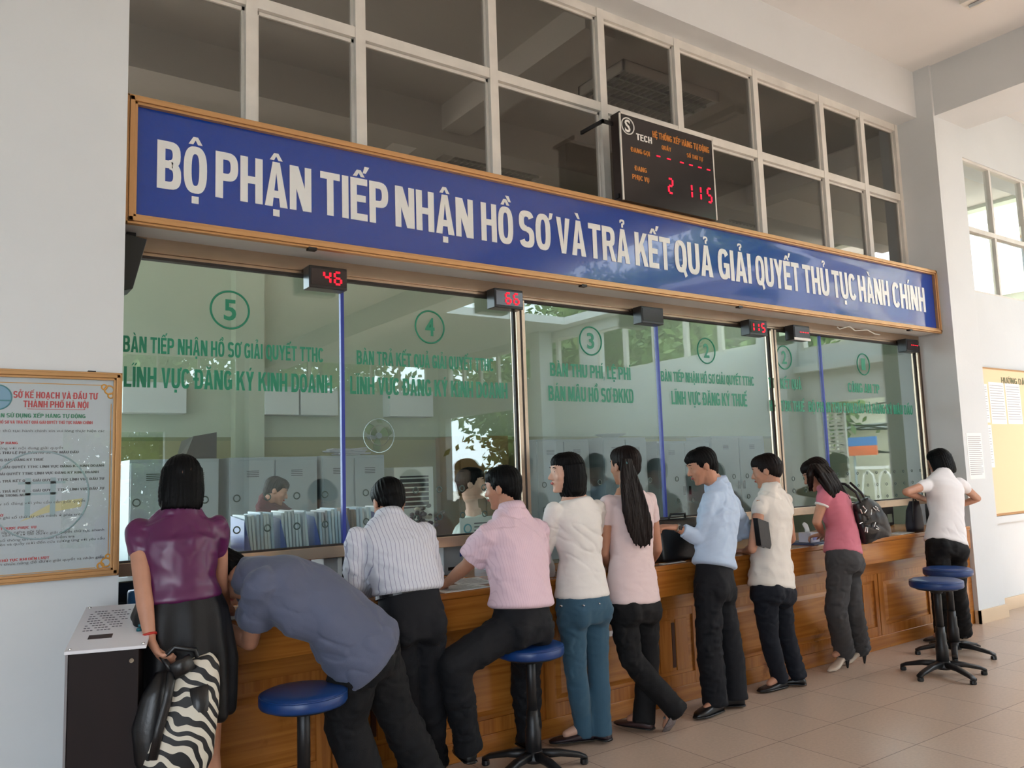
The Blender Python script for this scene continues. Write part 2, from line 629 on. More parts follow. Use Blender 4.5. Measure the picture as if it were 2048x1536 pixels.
def wood_mat(name, c1, c2, rough=0.3, stretch=(0.6, 3, 14)):
    m = bpy.data.materials.new(name)
    m.use_nodes = True
    n = m.node_tree.nodes; L = m.node_tree.links
    b = n['Principled BSDF']
    tc = n.new('ShaderNodeTexCoord'); mp = n.new('ShaderNodeMapping'); mp.inputs['Scale'].default_value = stretch
    L.new(tc.outputs['Object'], mp.inputs['Vector'])
    t = n.new('ShaderNodeTexNoise'); t.inputs['Scale'].default_value = 2.2; t.inputs['Detail'].default_value = 6; t.inputs['Distortion'].default_value = 0.8
    L.new(mp.outputs[0], t.inputs['Vector'])
    r = n.new('ShaderNodeValToRGB')
    r.color_ramp.elements[0].position = 0.3; r.color_ramp.elements[0].color = lin(c2)
    r.color_ramp.elements[1].position = 0.62; r.color_ramp.elements[1].color = lin(c1)
    L.new(t.outputs['Fac'], r.inputs[0])
    # knots and dark scuffs
    t2 = n.new('ShaderNodeTexNoise'); t2.inputs['Scale'].default_value = 2.6; t2.inputs['Detail'].default_value = 6; t2.inputs['Roughness'].default_value = 0.65
    L.new(tc.outputs['Object'], t2.inputs['Vector'])
    r2 = n.new('ShaderNodeValToRGB')
    r2.color_ramp.elements[0].position = 0.60; r2.color_ramp.elements[0].color = (1, 1, 1, 1)
    r2.color_ramp.elements[1].position = 0.72; r2.color_ramp.elements[1].color = (0.45, 0.36, 0.3, 1)
    L.new(t2.outputs['Fac'], r2.inputs[0])
    mx = n.new('ShaderNodeMix'); mx.data_type = 'RGBA'; mx.blend_type = 'MULTIPLY'; mx.inputs[0].default_value = 1.0
    L.new(r.outputs[0], mx.inputs[6]); L.new(r2.outputs[0], mx.inputs[7])
    L.new(mx.outputs[2], b.inputs['Base Color'])
    b.inputs['Roughness'].default_value = rough
    return m


M_wood = wood_mat('varnished_wood', (176, 112, 46), (146, 86, 32), 0.26)
M_woodv = wood_mat('varnished_wood_upright', (174, 110, 46), (142, 82, 32), 0.26, stretch=(14, 3, 0.6))
M_wooddk = mat('wood_slot_shadow_gap', (70, 36, 18), 0.5)


def floor_mat():
    m = bpy.data.materials.new('beige_floor_tiles')
    m.use_nodes = True
    n = m.node_tree.nodes; L = m.node_tree.links
    b = n['Principled BSDF']
    tc = n.new('ShaderNodeTexCoord')
    mp = n.new('ShaderNodeMapping'); mp.inputs['Location'].default_value = (0.13, 0.23, 0)
    L.new(tc.outputs['Object'], mp.inputs['Vector'])
    br = n.new('ShaderNodeTexBrick')
    br.offset = 0.0
    br.inputs['Color1'].default_value = lin((196, 174, 156))
    br.inputs['Color2'].default_value = lin((188, 166, 148))
    br.inputs['Mortar'].default_value = lin((110, 88, 74))
    br.inputs['Scale'].default_value = 1.0
    br.inputs['Mortar Size'].default_value = 0.0025
    br.inputs['Brick Width'].default_value = 0.5
    br.inputs['Row Height'].default_value = 0.5
    L.new(mp.outputs[0], br.inputs['Vector'])
    t = n.new('ShaderNodeTexNoise'); t.inputs['Scale'].default_value = 60; t.inputs['Detail'].default_value = 4
    L.new(tc.outputs['Object'], t.inputs['Vector'])
    r = n.new('ShaderNodeValToRGB')
    r.color_ramp.elements[0].position = 0.3; r.color_ramp.elements[0].color = (0.86, 0.86, 0.86, 1)
    r.color_ramp.elements[1].position = 0.7; r.color_ramp.elements[1].color = (1, 1, 1, 1)
    L.new(t.outputs['Fac'], r.inputs[0])
    mx = n.new('ShaderNodeMix'); mx.data_type = 'RGBA'; mx.blend_type = 'MULTIPLY'; mx.inputs[0].default_value = 1.0
    L.new(br.outputs['Color'], mx.inputs[6]); L.new(r.outputs[0], mx.inputs[7])
    L.new(mx.outputs[2], b.inputs['Base Color'])
    b.inputs['Roughness'].default_value = 0.33
    return m


G_counter = glass_mat('counter_glass', (0.90, 0.955, 0.94, 1), 1.5)
G_upper = glass_mat('brown_tinted_glass', (0.55, 0.52, 0.50, 1), 0.8)
G_clear = glass_mat('clear_glass', (0.97, 0.98, 0.97, 1), 1.0)

# ------------------------------------------------------------------ the setting
ZC = 5.42       # hall ceiling
XL, XR = 0.656, 7.94
floor = struct('floor', MB().box((-8, -7.25, -0.12), (14.3, 6.2, 0)).box((-0.85, -20, -0.12), (14.3, -7.25, 0)), floor_mat())
struct('ceiling', MB().box((-8.25, -7.25, ZC), (9.2, 6.2, ZC+0.2)).box((9.2, -4.4, ZC), (14.3, 6.2, ZC+0.2)).box((13.6, -7.25, ZC), (14.3, -4.4, ZC+0.2)).box((-0.85, -20, ZC), (9.2, -7.25, ZC+0.2)).box((9.2, -20, ZC), (13.6, -12.5, ZC+0.2)).box((13.6, -20, ZC), (14.3, -7.25, ZC+0.2)), M_ceil)  # gap over the right bay is an unseen skylight added for more light

# left pillar / wall piece, right pillar
struct('wall_left_pillar', MB().box((-8, -0.367, 0), (XL, 0.25, ZC)), M_wall)
struct('wall_right_pillar', MB().box((XR, -0.37, 0), (8.45, 0.2, ZC)), M_wall)
# beam over the windows and the cross beam
struct('trim_1', MB().box((XL, -0.205, 4.935), (XR, 0.15, ZC)), M_wall)
struct('trim_2', MB().box((7.97, -19.9, 4.90), (8.60, -0.37, ZC)), M_wall)
# wall below sign behind it (lintel between glass screen and upper windows)
struct('trim_3', MB().box((XL, -0.02, 2.74), (XR, 0.12, 3.30)), M_wall)
# right wall beyond pillar, with a window
Yb = -0.21
wr = MB()
wx0, wx1, wz0, wz1 = 8.66, 13.2, 3.24, 4.70
wr.box((8.45, Yb, 0), (14.0, 0.1, wz0)); wr.box((8.45, Yb, wz1), (14.0, 0.1, ZC))
wr.box((8.45, Yb, wz0), (wx0, 0.1, wz1)); wr.box((wx1, Yb, wz0), (14.0, 0.1, wz1))
struct('wall_back_right', wr, M_wall)
struct('baseboard_right', MB().box((8.45, Yb-0.02, 0), (14, Yb, 0.12)), mat('skirting_tile', (214, 190, 160), 0.4))
struct('baseboard_pillar', MB().box((7.92, -0.39, 0), (8.47, -0.37, 0.12)).box((7.92, -0.39, 0), (7.94, -0.34, 0.12)), MATS['skirting_tile'])
struct('trim_4', MB().box((8.62, Yb-0.03, 0.86), (14, Yb, 0.93)), M_wall)
w = MB()
for x in np.arange(wx0, wx1+0.1, 0.76):
    w.box((x-0.02, Yb+0.02, wz0), (x+0.02, Yb+0.08, wz1))
for z in (wz0, 3.93, wz1):
    w.box((wx0, Yb+0.015, z-0.025), (wx1, Yb+0.085, z+0.025))
wn = struct('window_2', w, M_wframe)
struct('window_pane', MB().box((wx0, Yb+0.04, wz0), (wx1, Yb+0.05, wz1)), G_clear, wn)

# hall walls behind the camera -------------------------------------------
XE = 14.0
we = MB()


def wall_with_holes(mb, fixed, t, span, holes, axis):
    """holes: (a0, a1, z0, z1); a wall slab along 'axis' with openings"""
    cuts = sorted(set([span[0], span[1]]+[h[0] for h in holes]+[h[1] for h in holes]))
    for a, b in zip(cuts[:-1], cuts[1:]):
        hs = sorted([(h[2], h[3]) for h in holes if h[0] <= a+1e-6 and h[1] >= b-1e-6])
        z = 0.0
        for (z0, z1) in hs:
            if z0 > z+1e-6:
                if axis == 'y': mb.box((fixed, a, z), (fixed+t, b, z0))
                else: mb.box((a, fixed, z), (b, fixed+t, z0))
            z = z1
        if z < ZC-1e-6:
            if axis == 'y': mb.box((fixed, a, z), (fixed+t, b, ZC))
            else: mb.box((a, fixed, z), (b, fixed+t, ZC))


eh = [(-5.36, -3.93, 0.0, 2.69), (-19.6, -15.6, 0.0, 3.43), (-11.7, -6.63, 4.0, 5.15), (-5.6, -0.6, 3.75, 5.25), (-19.4, -12.4, 4.2, 5.2)]
wall_with_holes(we, XE, 0.25, (-20, 0.1), eh, 'y')
struct('wall_right', we, M_wall)
wp = MB()
oh = [(2.6, 5.2, 0.0, 3.0), (8.4, 13.6, 4.25, 5.25), (0.6, 7.2, 4.3, 5.2)]
wall_with_holes(wp, -20.0, -0.25, (-0.85, 14.25), oh, 'x')
struct('wall_front', wp, M_wall)
wq_ = MB()
wall_with_holes(wq_, -7.0, -0.25, (-8, -0.6), [(-4.2, -0.9, 0.0, 3.4)], 'x')
struct('wall_front_left', wq_, M_wall)  # unseen facade set close behind the camera so its opening lights the counter
struct('wall_side_left', MB().box((-0.85, -20, 0), (-0.6, -7.0, ZC)), M_wall)
portal('daylight_portal', (-2.55, -6.99, 1.7), (0, 1, 0), 3.3, 3.4)
wl = MB()
wall_with_holes(wl, -8.0, -0.25, (-7.25, 6.2), [(-6.5, -5.0, 0.9, 4.0)], 'y')
struct('wall_left', wl, M_wall)
fr = MB()
for (y0, y1, z0, z1) in eh[2:]:
    k = max(2, int((y1-y0)/0.95))
    for i in range(k+1):
        yy = y0+(y1-y0)*i/k
        fr.box((XE+0.02, yy-0.055, z0), (XE+0.12, yy+0.055, z1))
    fr.box((XE+0.05, y0, z0), (XE+0.12, y1, z0+0.06)); fr.box((XE+0.05, y0, z1-0.06), (XE+0.12, y1, z1))
struct('window_3', fr, M_wframe)
fr = MB()
for (x0, x1, z0, z1) in oh[1:]:
    k = max(2, int((x1-x0)/0.95))
    for i in range(k+1):
        xx = x0+(x1-x0)*i/k
        fr.box((xx-0.03, -20.1, z0), (xx+0.03, -20.03, z1))
    fr.box((x0, -20.1, z0), (x1, -20.03, z0+0.05)); fr.box((x0, -20.1, z1-0.05), (x1, -20.03, z1))
struct('window_4', fr, M_wframe)
struct('trim_5', MB().box((13.8, -5.95, 3.30), (XE, -0.4, 3.42)), M_wall)
for (px_, py_) in ((7.6, -19.6), (13.8, -5.86), (13.8, -13.8)):
    struct('wall_column', MB().box((px_-0.25, py_-0.25, 0), (px_+0.2, py_+0.2, ZC)), M_wall)

# portals
portal('daylight_portal', (XE-0.01, -4.65, 1.35), (-1, 0, 0), 1.43, 2.69)
for (y0, y1, z0, z1) in eh[1:]:
    portal('daylight_portal', (XE-0.01, (y0+y1)/2, (z0+z1)/2), (-1, 0, 0), y1-y0, z1-z0)
for (x0, x1, z0, z1) in oh:
    portal('daylight_portal', ((x0+x1)/2, -19.99, (z0+z1)/2), (0, 1, 0), x1-x0, z1-z0)
portal('daylight_portal', (-7.99, -5.75, 2.45), (1, 0, 0), 1.5, 3.1)

portal('daylight_portal', (11.4, -8.45, ZC-0.01), (0, 0, -1), 4.4, 8.1)
# ------------------------------------------------------------------ office
YO = 4.9
struct('wall_office_back', MB().box((1.35, YO, 0), (12.2, YO+0.2, ZC)).box((-2.0, YO, 0), (1.35, YO+0.2, 0.8)).box((-2.0, YO, 4.2), (1.35, YO+0.2, ZC)), M_officewall)
struct('added_window_6', MB().box((-1.9, YO+0.05, 0.8), (-1.84, YO+0.12, 4.2)).box((-0.3, YO+0.05, 0.8), (-0.24, YO+0.12, 4.2)).box((1.29, YO+0.05, 0.8), (1.35, YO+0.12, 4.2)), M_wframe)  # window hidden behind the left pillar, added to brighten the office
portal('daylight_portal', (-0.3, YO-0.01, 2.5), (0, -1, 0), 3.2, 3.4)
struct('wall_office_right', MB().box((12.0, 0.1, 0), (12.2, YO, 3.75)).box((12.0, 0.1, 5.05), (12.2, YO, ZC)).box((12.0, 0.1, 3.75), (12.2, 0.3, 5.05)).box((12.0, 4.6, 3.75), (12.2, YO, 5.05)), M_officewall)
portal('daylight_portal', (11.99, 2.45, 4.4), (-1, 0, 0), 4.3, 1.3)
wo_ = MB()
wo_.box((-2.2, 0.25, 0), (-2.0, YO, 0.3)); wo_.box((-2.2, 0.25, 4.9), (-2.0, YO, ZC)); wo_.box((-2.2, 0.25, 0.3), (-2.0, 0.5, 4.9)); wo_.box((-2.2, 4.6, 0.3), (-2.0, YO, 4.9))
struct('wall_office_left', wo_, M_officewall)
struct('added_window_5', MB().box((-2.12, 0.5, 0.3), (-2.05, 0.56, 4.9)).box((-2.12, 2.5, 0.3), (-2.05, 2.56, 4.9)).box((-2.12, 4.54, 0.3), (-2.05, 4.6, 4.9)).box((-2.12, 0.5, 2.7), (-2.05, 4.6, 2.76)), M_wframe)  # unseen window added as a daylight source for the office
portal('daylight_portal', (-1.99, 2.55, 2.6), (1, 0, 0), 4.1, 4.6)
for i, (y0, y1) in enumerate(((2.3, 2.6),)):
    struct('trim_office', MB().box((-2, y0, 4.75), (12, y1, 5.10)), M_officeceil)
for x in (3.9, 8.4):
    struct('trim_office', MB().box((x, 0.15, 4.85), (x+0.3, YO, ZC)), M_officeceil)
# a lower soffit strip on the back wall

# ------------------------------------------------------------------ upper windows (structure)
vx = [XL+0.02, 1.337, 1.986, 2.946, 3.92, 4.727, 5.688, 6.64, 7.30, 7.92]
w = MB()
for i, x in enumerate(vx):
    w.box((x-0.032, 0.0, 3.25), (x+0.032, 0.075, 4.935))
for z in (3.28, 4.165, 4.90):
    w.box((XL, 0.004, z-0.032), (XR, 0.07, z+0.035))
for i in range(len(vx)-1):     # inner sash rims, a step back
    for (z0, z1) in ((3.31, 4.13), (4.20, 4.87)):
        x0, x1 = vx[i]+0.032, vx[i+1]-0.032
        w.box((x0, 0.03, z0), (x0+0.015, 0.06, z1)); w.box((x1-0.015, 0.03, z0), (x1, 0.06, z1))
        w.box((x0, 0.03, z0), (x1, 0.06, z0+0.012)); w.box((x0, 0.03, z1-0.02), (x1, 0.06, z1))
uw = struct('window_1', w, M_wframe)
for i in range(len(vx)-1):
    for (z0, z1) in ((3.31, 4.13), (4.20, 4.87)):
        struct('window_pane', MB().box((vx[i]+0.03, 0.04, z0), (vx[i+1]-0.03, 0.046, z1)), G_upper, uw)

# ------------------------------------------------------------------ big sign
YS = -0.256
sx0, sx1, sz0, sz1 = 0.672, 7.93, 2.728, 3.352
sign = MB()
# film face with slow waves (the sheet is buckled at the right)
nx, nz = 420, 24
vs, fs = [], []


def wavy(x, z):
    a = max(0.0, min(1.0, (x-2.0)/5.0))
    n1 = noise.noise(Vector((x*0.75, z*2.0, 3.1)))
    n2 = noise.noise(Vector((x*1.9, z*2.6, 9.7)))
    edge = min(1.0, (x-sx0)/0.2, (sx1-x)/0.2, (z-sz0)/0.10, (sz1-z)/0.10)
    edge = max(0.0, edge)
    return -(0.010*n1+0.0045*n2)*a*edge


for j in range(nz+1):
    for i in range(nx+1):
        x = sx0+0.03+(sx1-sx0-0.06)*i/nx
        z = sz0+0.03+(sz1-sz0-0.06)*j/nz
        vs.append((x, YS+0.012+wavy(x, z), z))
for j in range(nz):
    for i in range(nx):
        a = j*(nx+1)+i
        fs.append((a, a+1, a+nx+2, a+nx+1))
so_ = MB().add(vs, fs)
signroot = empty('sign_board', (4.3, YS, sz0), 'long blue sign board with white capital letters and gold frame above the counter glass', 'sign')
panel = so_.build('sign_face', M_blue, signroot, smooth=True)
f = MB()


def frame_profile(mb, x0, x1, z0, z1, y, wd, out=0.02):
    """stepped gold moulding round a rectangle, mitred look by overlapping steps"""
    for k, (ins, o) in enumerate(((0.0, out*0.55), (wd*0.25, out), (wd*0.7, out*0.6))):
        a = wd*0.25 if k == 0 else (wd*0.45 if k == 1 else wd*0.3)
        X0, X1, Z0, Z1 = x0+ins, x1-ins, z0+ins, z1-ins
        mb.box((X0, y-o, Z0), (X1, y+0.02, Z0+a)); mb.box((X0, y-o, Z1-a), (X1, y+0.02, Z1))
        mb.box((X0, y-o, Z0), (X0+a, y+0.02, Z1)); mb.box((X1-a, y-o, Z0), (X1, y+0.02, Z1))


frame_profile(f, sx0, sx1, sz0, sz1, YS, 0.046, 0.024)
f.build('sign_frame', M_gold, signroot, bevel=0.002)
MB().box((sx0+0.01, YS+0.03, sz0+0.01), (sx1-0.01, 0.0, sz1-0.01)).build('sign_box', M_wall, signroot)
for x in (1.55, 3.4, 4.95, 7.35):
    MB().box((x, YS-0.014, sz0-0.012), (x+0.045, YS+0.02, sz0+0.004)).build('frame_clip', M_dkmetal, signroot)
words = [('BỘ', 315, 415), ('PHẬN', 432, 624), ('TIẾP', 642, 778), ('NHẬN', 792, 948), ('HỒ', 964, 1028), ('SƠ', 1040, 1103), ('VÀ', 1115, 1173),
         ('TRẢ', 1179, 1261), ('KẾT', 1272, 1343), ('QUẢ', 1351, 1427), ('GIẢI', 1438, 1504), ('QUYẾT', 1513, 1601), ('THỦ', 1608, 1660),
         ('TỤC', 1667, 1714), ('HÀNH', 1719, 1781), ('CHÍNH', 1788, 1853)]
lt = MB()
for (t, a, b) in words:
    def xat(px):
        lo, hi = 0.3, 9.0
        for _i in range(40):
            m = (lo+hi)/2
            d = Vector((m, YS, 3.03))-CAM
            q = 1024+FPX*d.dot(CR)/d.dot(CD)
            if q < px: lo = m
            else: hi = m
        return lo
    X0, X1 = xat(a), xat(b)
    block_word(lt, t, X0, X1, 2.925, 3.163, lambda x, z, d: (x, YS+0.0105+wavy(x, z)-d*0.5, z))
lt.build('lettering', M_letter, signroot)

# ------------------------------------------------------------------ LED display board
bx0, bx1 = U(1243, 330, -0.30).x, U(1430, 360, -0.30).x
bz1, bz0 = 3.985, 3.355
db = empty('led_display_board', (bx0, -0.30, bz0), 'black electronic queue display board with red digits standing above the blue sign', 'display board')
MB().box((bx0, -0.296, bz0), (bx1, -0.21, bz1)).build('case', mat('case_brown_black', (40, 28, 24), 0.4), db, bevel=0.003)
MB().box((bx0, -0.302, bz0), (bx0+0.012, -0.29, bz1)).box((bx1-0.012, -0.302, bz0), (bx1, -0.29, bz1)).box((bx0, -0.302, bz1-0.012), (bx1, -0.29, bz1)).build('rim', M_wframe, db)
MB().box((bx0+0.012, -0.300, bz0), (bx1-0.012, -0.296, bz1-0.012)).build('face', mat('board_face', (22, 17, 20), 0.15), db)
bw, bh = bx1-bx0, bz1-bz0


def bp(u, v):
    return bx0+u*bw, bz1-v*bh


def btext(mb, t, u0, u1, v0, v1, bold=0.02):
    xa, zt_ = bp(u0, v0)
    xb, zb_ = bp(u1, v1)
    (block_word(mb, t, xa, xb, zb_, zt_, lambda x, z, d: (x, -0.3005-d*0.4, z)) if t != 'S' else word(mb, t, xa, xb, zb_, zt_, lambda x, z, d: (x, -0.3005-d*0.4, z), bold=bold))


t = MB()
btext(t, 'TECH', 0.16, 0.32, 0.20, 0.275)
btext(t, 'S', 0.05, 0.105, 0.075, 0.215)
xa, za = bp(0.08, 0.145)
t.torus((xa, -0.301, za), 0.058, 0.0045, 'y', 28, 6)
t.build('white_lettering', M_whiteprint, db)
t = MB()
btext(t, 'HỆ THỐNG XẾP HÀNG TỰ ĐỘNG', 0.33, 0.95, 0.115, 0.19)
btext(t, 'QUẦY', 0.42, 0.52, 0.255, 0.305)
btext(t, 'SỐ THỨ TỰ', 0.69, 0.87, 0.265, 0.315)
btext(t, 'ĐANG GỌI', 0.10, 0.29, 0.375, 0.43)
btext(t, 'ĐANG', 0.13, 0.25, 0.58, 0.635)
btext(t, 'PHỤC VỤ', 0.10, 0.27, 0.685, 0.74)
t.build('orange_lettering', M_orange, db)
t = MB()
for u in (0.36, 0.47, 0.61, 0.71, 0.81, 0.91):
    xa, za = bp(u, 0.40)
    t.box((xa, -0.304, za-0.004), (xa+0.036, -0.30, za+0.004))
for (ch, u) in (('2', 0.47), ('1', 0.70), ('1', 0.80), ('5', 0.90)):
    xa, za = bp(u, 0.80)
    if ch == '1': xa -= 0.02
    seven(t, ch, xa, za, 0.042, 0.105, -0.3005, 0.012)
t.build('red_digits', M_leddot, db)
MB().box((bx0-0.10, -0.24, bz1-0.08), (bx0, -0.225, bz1-0.055)).box((bx0-0.10, -0.24, bz1-0.08), (bx0-0.085, 0.0, bz1-0.055)).build('wall_bracket', M_dkmetal, db)
MB().box((bx0-0.012, -0.27, bz0+0.02), (bx0, -0.24, bz0+0.05)).build('side_clip', M_dkmetal, db)

# ------------------------------------------------------------------ glass screen over the counter
ZT, ZB = 2.64, 1.163
hd = MB()
hd.box((XL, -0.03, 2.665), (XR, 0.03, 2.74))
hd.box((XL, -0.018, ZT), (XR, 0.018, 2.665))
struct('trim_header', hd, M_steel, bevel=0.002)
struct('trim_header_seal', MB().box((XL, -0.022, ZT-0.006), (XR, 0.022, ZT+0.008)), M_dkseal)
POST = [3.07, 5.66, 7.92]
for i, x in enumerate(POST):
    p = empty('screen_post', (x, 0, 0.91), ['brushed steel post of the counter glass beside the seated man in pink',
              'brushed steel post of the counter glass above the man in the blue shirt', 'brushed steel end post of the counter glass against the right pillar'][i], 'post', 'steel posts of the counter screen')
    w_ = 0.034
    MB().box((x-w_, -0.035, ZB+0.001), (x+w_, 0.035, ZT)).build('post_body', M_steel, p, bevel=0.003)
    MB().box((x-w_-0.010, -0.012, ZB), (x-w_+0.001, 0.012, ZT)).build('rubber_seal', M_dkseal, p)
    MB().box((x-0.007, -0.037, ZB), (x+0.007, -0.034, ZT)).build('centre_groove', M_dkseal, p)
    MB().box((x-w_*0.8, -0.028, 0.9055), (x+w_*0.8, 0.028, ZB-0.063)).build('post_foot', M_dkmetal, p)
rail = empty('counter_screen_rail', (4.3, 0, ZB-0.06), 'long brushed steel rail carrying the bottom edge of the counter glass', 'rail')
MB().box((XL, -0.04, ZB-0.062), (XR, 0.04, ZB)).build('rail_bar', M_steel, rail, bevel=0.003)
MB().box((XL, -0.014, ZB-0.001), (XR, 0.014, ZB+0.008)).build('rubber_seal', M_dkseal, rail)
for x in (1.85, 4.33, 6.95):
    MB().box((x-0.03, -0.03, 0.912), (x+0.03, 0.03, ZB-0.062)).build('rail_support', M_dkmetal, rail)
JO = [1.845, 4.325, 6.33]
edges = [XL, JO[0], POST[0], JO[1], POST[1], JO[2], POST[2]]
YG = -0.012


def gx(px, z):
    lo, hi = 0.2, 9.5
    for _i in range(40):
        m = (lo+hi)/2
        d = Vector((m, YG, z))-CAM
        q = 1024+FPX*d.dot(CR)/d.dot(CD)
        if q < px: lo = m
        else: hi = m
    return lo


def gz(px, py):
    return U(px, py, YG).z


GL = [ # number centre px, radius m ; lines: (text, px0,px1, py_top_left, py_bottom_left)
    ('5', (461, 581), [('BÀN TIẾP NHẬN HỒ SƠ GIẢI QUYẾT TTHC', 246, 648, 2.245, 2.165), ('LĨNH VỰC ĐĂNG KÝ KINH DOANH', 248, 665, 2.095, 1.995)]),
    ('4', (860, 622), [('BÀN TRẢ KẾT QUẢ GIẢI QUYẾT TTHC', 714, 988, 2.245, 2.165), ('LĨNH VỰC ĐĂNG KÝ KINH DOANH', 701, 1016, 2.095, 1.995)]),
    ('3', (1181, 652), [('BÀN THU PHÍ, LỆ PHÍ', 1101, 1262, 2.245, 2.155), ('BÁN MẪU HỒ SƠ ĐKKD', 1098, 1268, 2.09, 1.99)]),
    ('2', (1412, 672), [('BÀN TIẾP NHẬN HỒ SƠ GIẢI QUYẾT TTHC', 1323, 1509, 2.235, 2.16), ('LĨNH VỰC ĐĂNG KÝ THUẾ', 1344, 1495, 2.09, 1.99)]),
    ('2', (1568, 696), [('TRẢ KẾT QUẢ', 1538, 1604, 2.235, 2.15), ('HỒ SƠ ĐK THUẾ', 1540, 1610, 2.05, 1.96)]),
    ('1', (1726, 706), [('CÔNG AN TP', 1697, 1760, 2.235, 2.15), ('BỘ PHẬN THU CON DẤU VÀ ĐĂNG KÝ MẪU DẤU', 1618, 1826, 2.05, 1.96)]),
]
plabel = ['counter glass pane with the circled green number five, leftmost', 'counter glass pane with the circled green number four', 'counter glass pane right of the first steel post, green fee lettering in two short lines',
          'counter glass pane left of the second steel post, green lettering about tax', 'narrow counter glass pane just right of the second steel post', 'rightmost counter glass pane with one long low line of green lettering']
for i in range(6):
    x0, x1 = edges[i], edges[i+1]
    x0 += 0.036 if x0 in POST else 0.003
    x1 -= 0.036 if x1 in POST else 0.003
    pane = MB().box((x0, -0.005, ZB), (x1, 0.005, ZT)).build('glass_pane', G_counter, origin=((x0+x1)/2, 0, ZB))
    tag(pane, plabel[i], 'glass pane', 'glass panes of the counter screen')
    num, (cx_, cy_), lines = GL[i]
    c = U(cx_, cy_, YG)
    t = MB()
    R_ = 0.098
    c.z = 2.415
    t.torus((c.x, -0.0065, c.z), R_, 0.0055, 'y', 40, 6)
    word(t, num, c.x-0.032, c.x+0.032, c.z-0.055, c.z+0.055, lambda x, z, d: (x, -0.006-d*0.3, z), bold=0.02)
    for (s_, pa, pb, zt_, zb_) in lines:
        block_word(t, s_, gx(pa, (zt_+zb_)/2), gx(pb, (zt_+zb_)/2), zb_, zt_, lambda x, z, d: (x, -0.006-d*0.3, z))
    t.build('green_lettering', M_green, pane)
    # talk-through holes
    t = MB()
    if i < 5:
        n_ = int((x1-x0)/0.16)
        for k in range(n_):
            for z in ((1.44, 1.28) if i < 4 else (1.40, 1.30)):
                xx = x0+0.13+k*0.158
                if xx < x1-0.05:
                    t.torus((xx, -0.004, z), 0.0165, 0.0035, 'y', 16, 6)
    else:
        for k in range(10):
            for z in (1.42, 1.31, 1.20):
                t.torus((x0+0.12+k*0.15, -0.004, z), 0.012, 0.003, 'y', 14, 6)
    t.build('talk_hole_rims', mat('hole_edge', (70, 90, 84), 0.3), pane, smooth=True)
for i, x in enumerate(JO):
    o = MB().box((x-0.010, -0.012, ZB+0.008), (x+0.010, 0.012, ZT)).build('joint_strip', M_bluetape, origin=(x, 0, ZB))
    tag(o, ['blue joint strip between the panes numbered five and four', 'blue joint strip right of the ponytailed woman, in the middle of the screen', 'thin blue joint strip in the rightmost bay of the screen'][i], 'joint strip', 'blue joint strips of the glass screen')

# small LED counters hanging from the header -------------------------------
leds = [(612, 687, 552, '46', 'black number box showing a red 46, hanging above the blue joint strip'),
        (983, 1042, 597, '66', 'black number box showing a red 66, hanging at the first steel post'),
        (1277, 1325, 629, '', 'black number box with no lit digits, third from the left under the sign'),
        (1494, 1533, 654, '115', 'black number box showing a red 115, at the second steel post'),
        (1583, 1618, 663, '----', 'black number box with red dashes and white lower strip, left of the loose cable'),
        (1808, 1838, 692, '----', 'black number box with four red dashes, rightmost by the end post')]
YL = -0.125
for (pa, pb, py, s_, lab) in leds:
    a, b = U(pa, py, YL), U(pb, py, YL)
    wv = 0.30
    cx_ = (a.x+b.x)/2+0.02
    zc = 2.615
    r_ = empty('number_box', (cx_, YL, zc-0.065), lab, 'number display', 'number boxes hanging under the sign')
    hw = max(0.11, (b.x-a.x)/2-0.035)
    MB().box((cx_-hw, YL, zc-0.062), (cx_+hw, -0.035, zc+0.062)).build('case', M_black, r_, bevel=0.006)
    MB().box((cx_-hw*0.9, YL-0.003, zc-0.045), (cx_+hw*0.94, YL, zc+0.045)).build('screen', mat('led_screen', (26, 16, 20), 0.12), r_)
    t = MB()
    if s_ == '----':
        for k in range(4):
            t.box((cx_-0.03+k*0.033, YL-0.006, zc+0.0), (cx_-0.012+k*0.033, YL-0.003, zc+0.006))
    elif s_:
        n_ = len(s_)
        for k, ch in enumerate(s_):
            seven(t, ch, cx_+hw*0.88-(n_-k)*0.062+(0.0 if ch != '1' else -0.01), zc-0.032, 0.036, 0.066, YL-0.003, 0.010)
    if s_:
        t.build('digits', M_led, r_)
    if s_ == '----' and pa < 1700:
        MB().box((cx_-hw, YL-0.004, zc-0.066), (cx_+hw, YL, zc-0.045)).build('white_strip', M_paper, r_)
sp = empty('loudspeaker', (0.72, -0.10, 2.40), 'black loudspeaker under the left end of the blue sign', 'loudspeaker')
a = U(262, 525, -0.12)
MB().add([(0.66, -0.20, 2.70), (a.x+0.055, -0.20, 2.68), (a.x-0.0, -0.18, 2.44), (0.66, -0.18, 2.42), (0.66, -0.03, 2.70), (a.x+0.055, -0.03, 2.68), (a.x, -0.03, 2.44), (0.66, -0.03, 2.42)],
         [(0, 1, 2, 3), (4, 7, 6, 5), (0, 4, 5, 1), (1, 5, 6, 2), (2, 6, 7, 3), (3, 7, 4, 0)]).build('case', M_black, sp, bevel=0.004)
MB().box((a.x-0.02, -0.12, 2.66), (a.x+0.02, -0.05, 2.728)).build('hanger', M_dkmetal, sp)
cab = MB()
pts = [(6.42, -0.13, 2.70), (6.5, -0.10, 2.695), (6.62, -0.12, 2.725), (6.75, -0.09, 2.70), (6.9, -0.12, 2.712), (7.05, -0.1, 2.69), (7.2, -0.06, 2.70)]
cab.tube(pts, 0.005, 6)
tag(cab.build('cable', M_paper, smooth=True, origin=(6.42, -0.13, 2.70)), 'loose white cable tucked under the right part of the sign', 'cable')

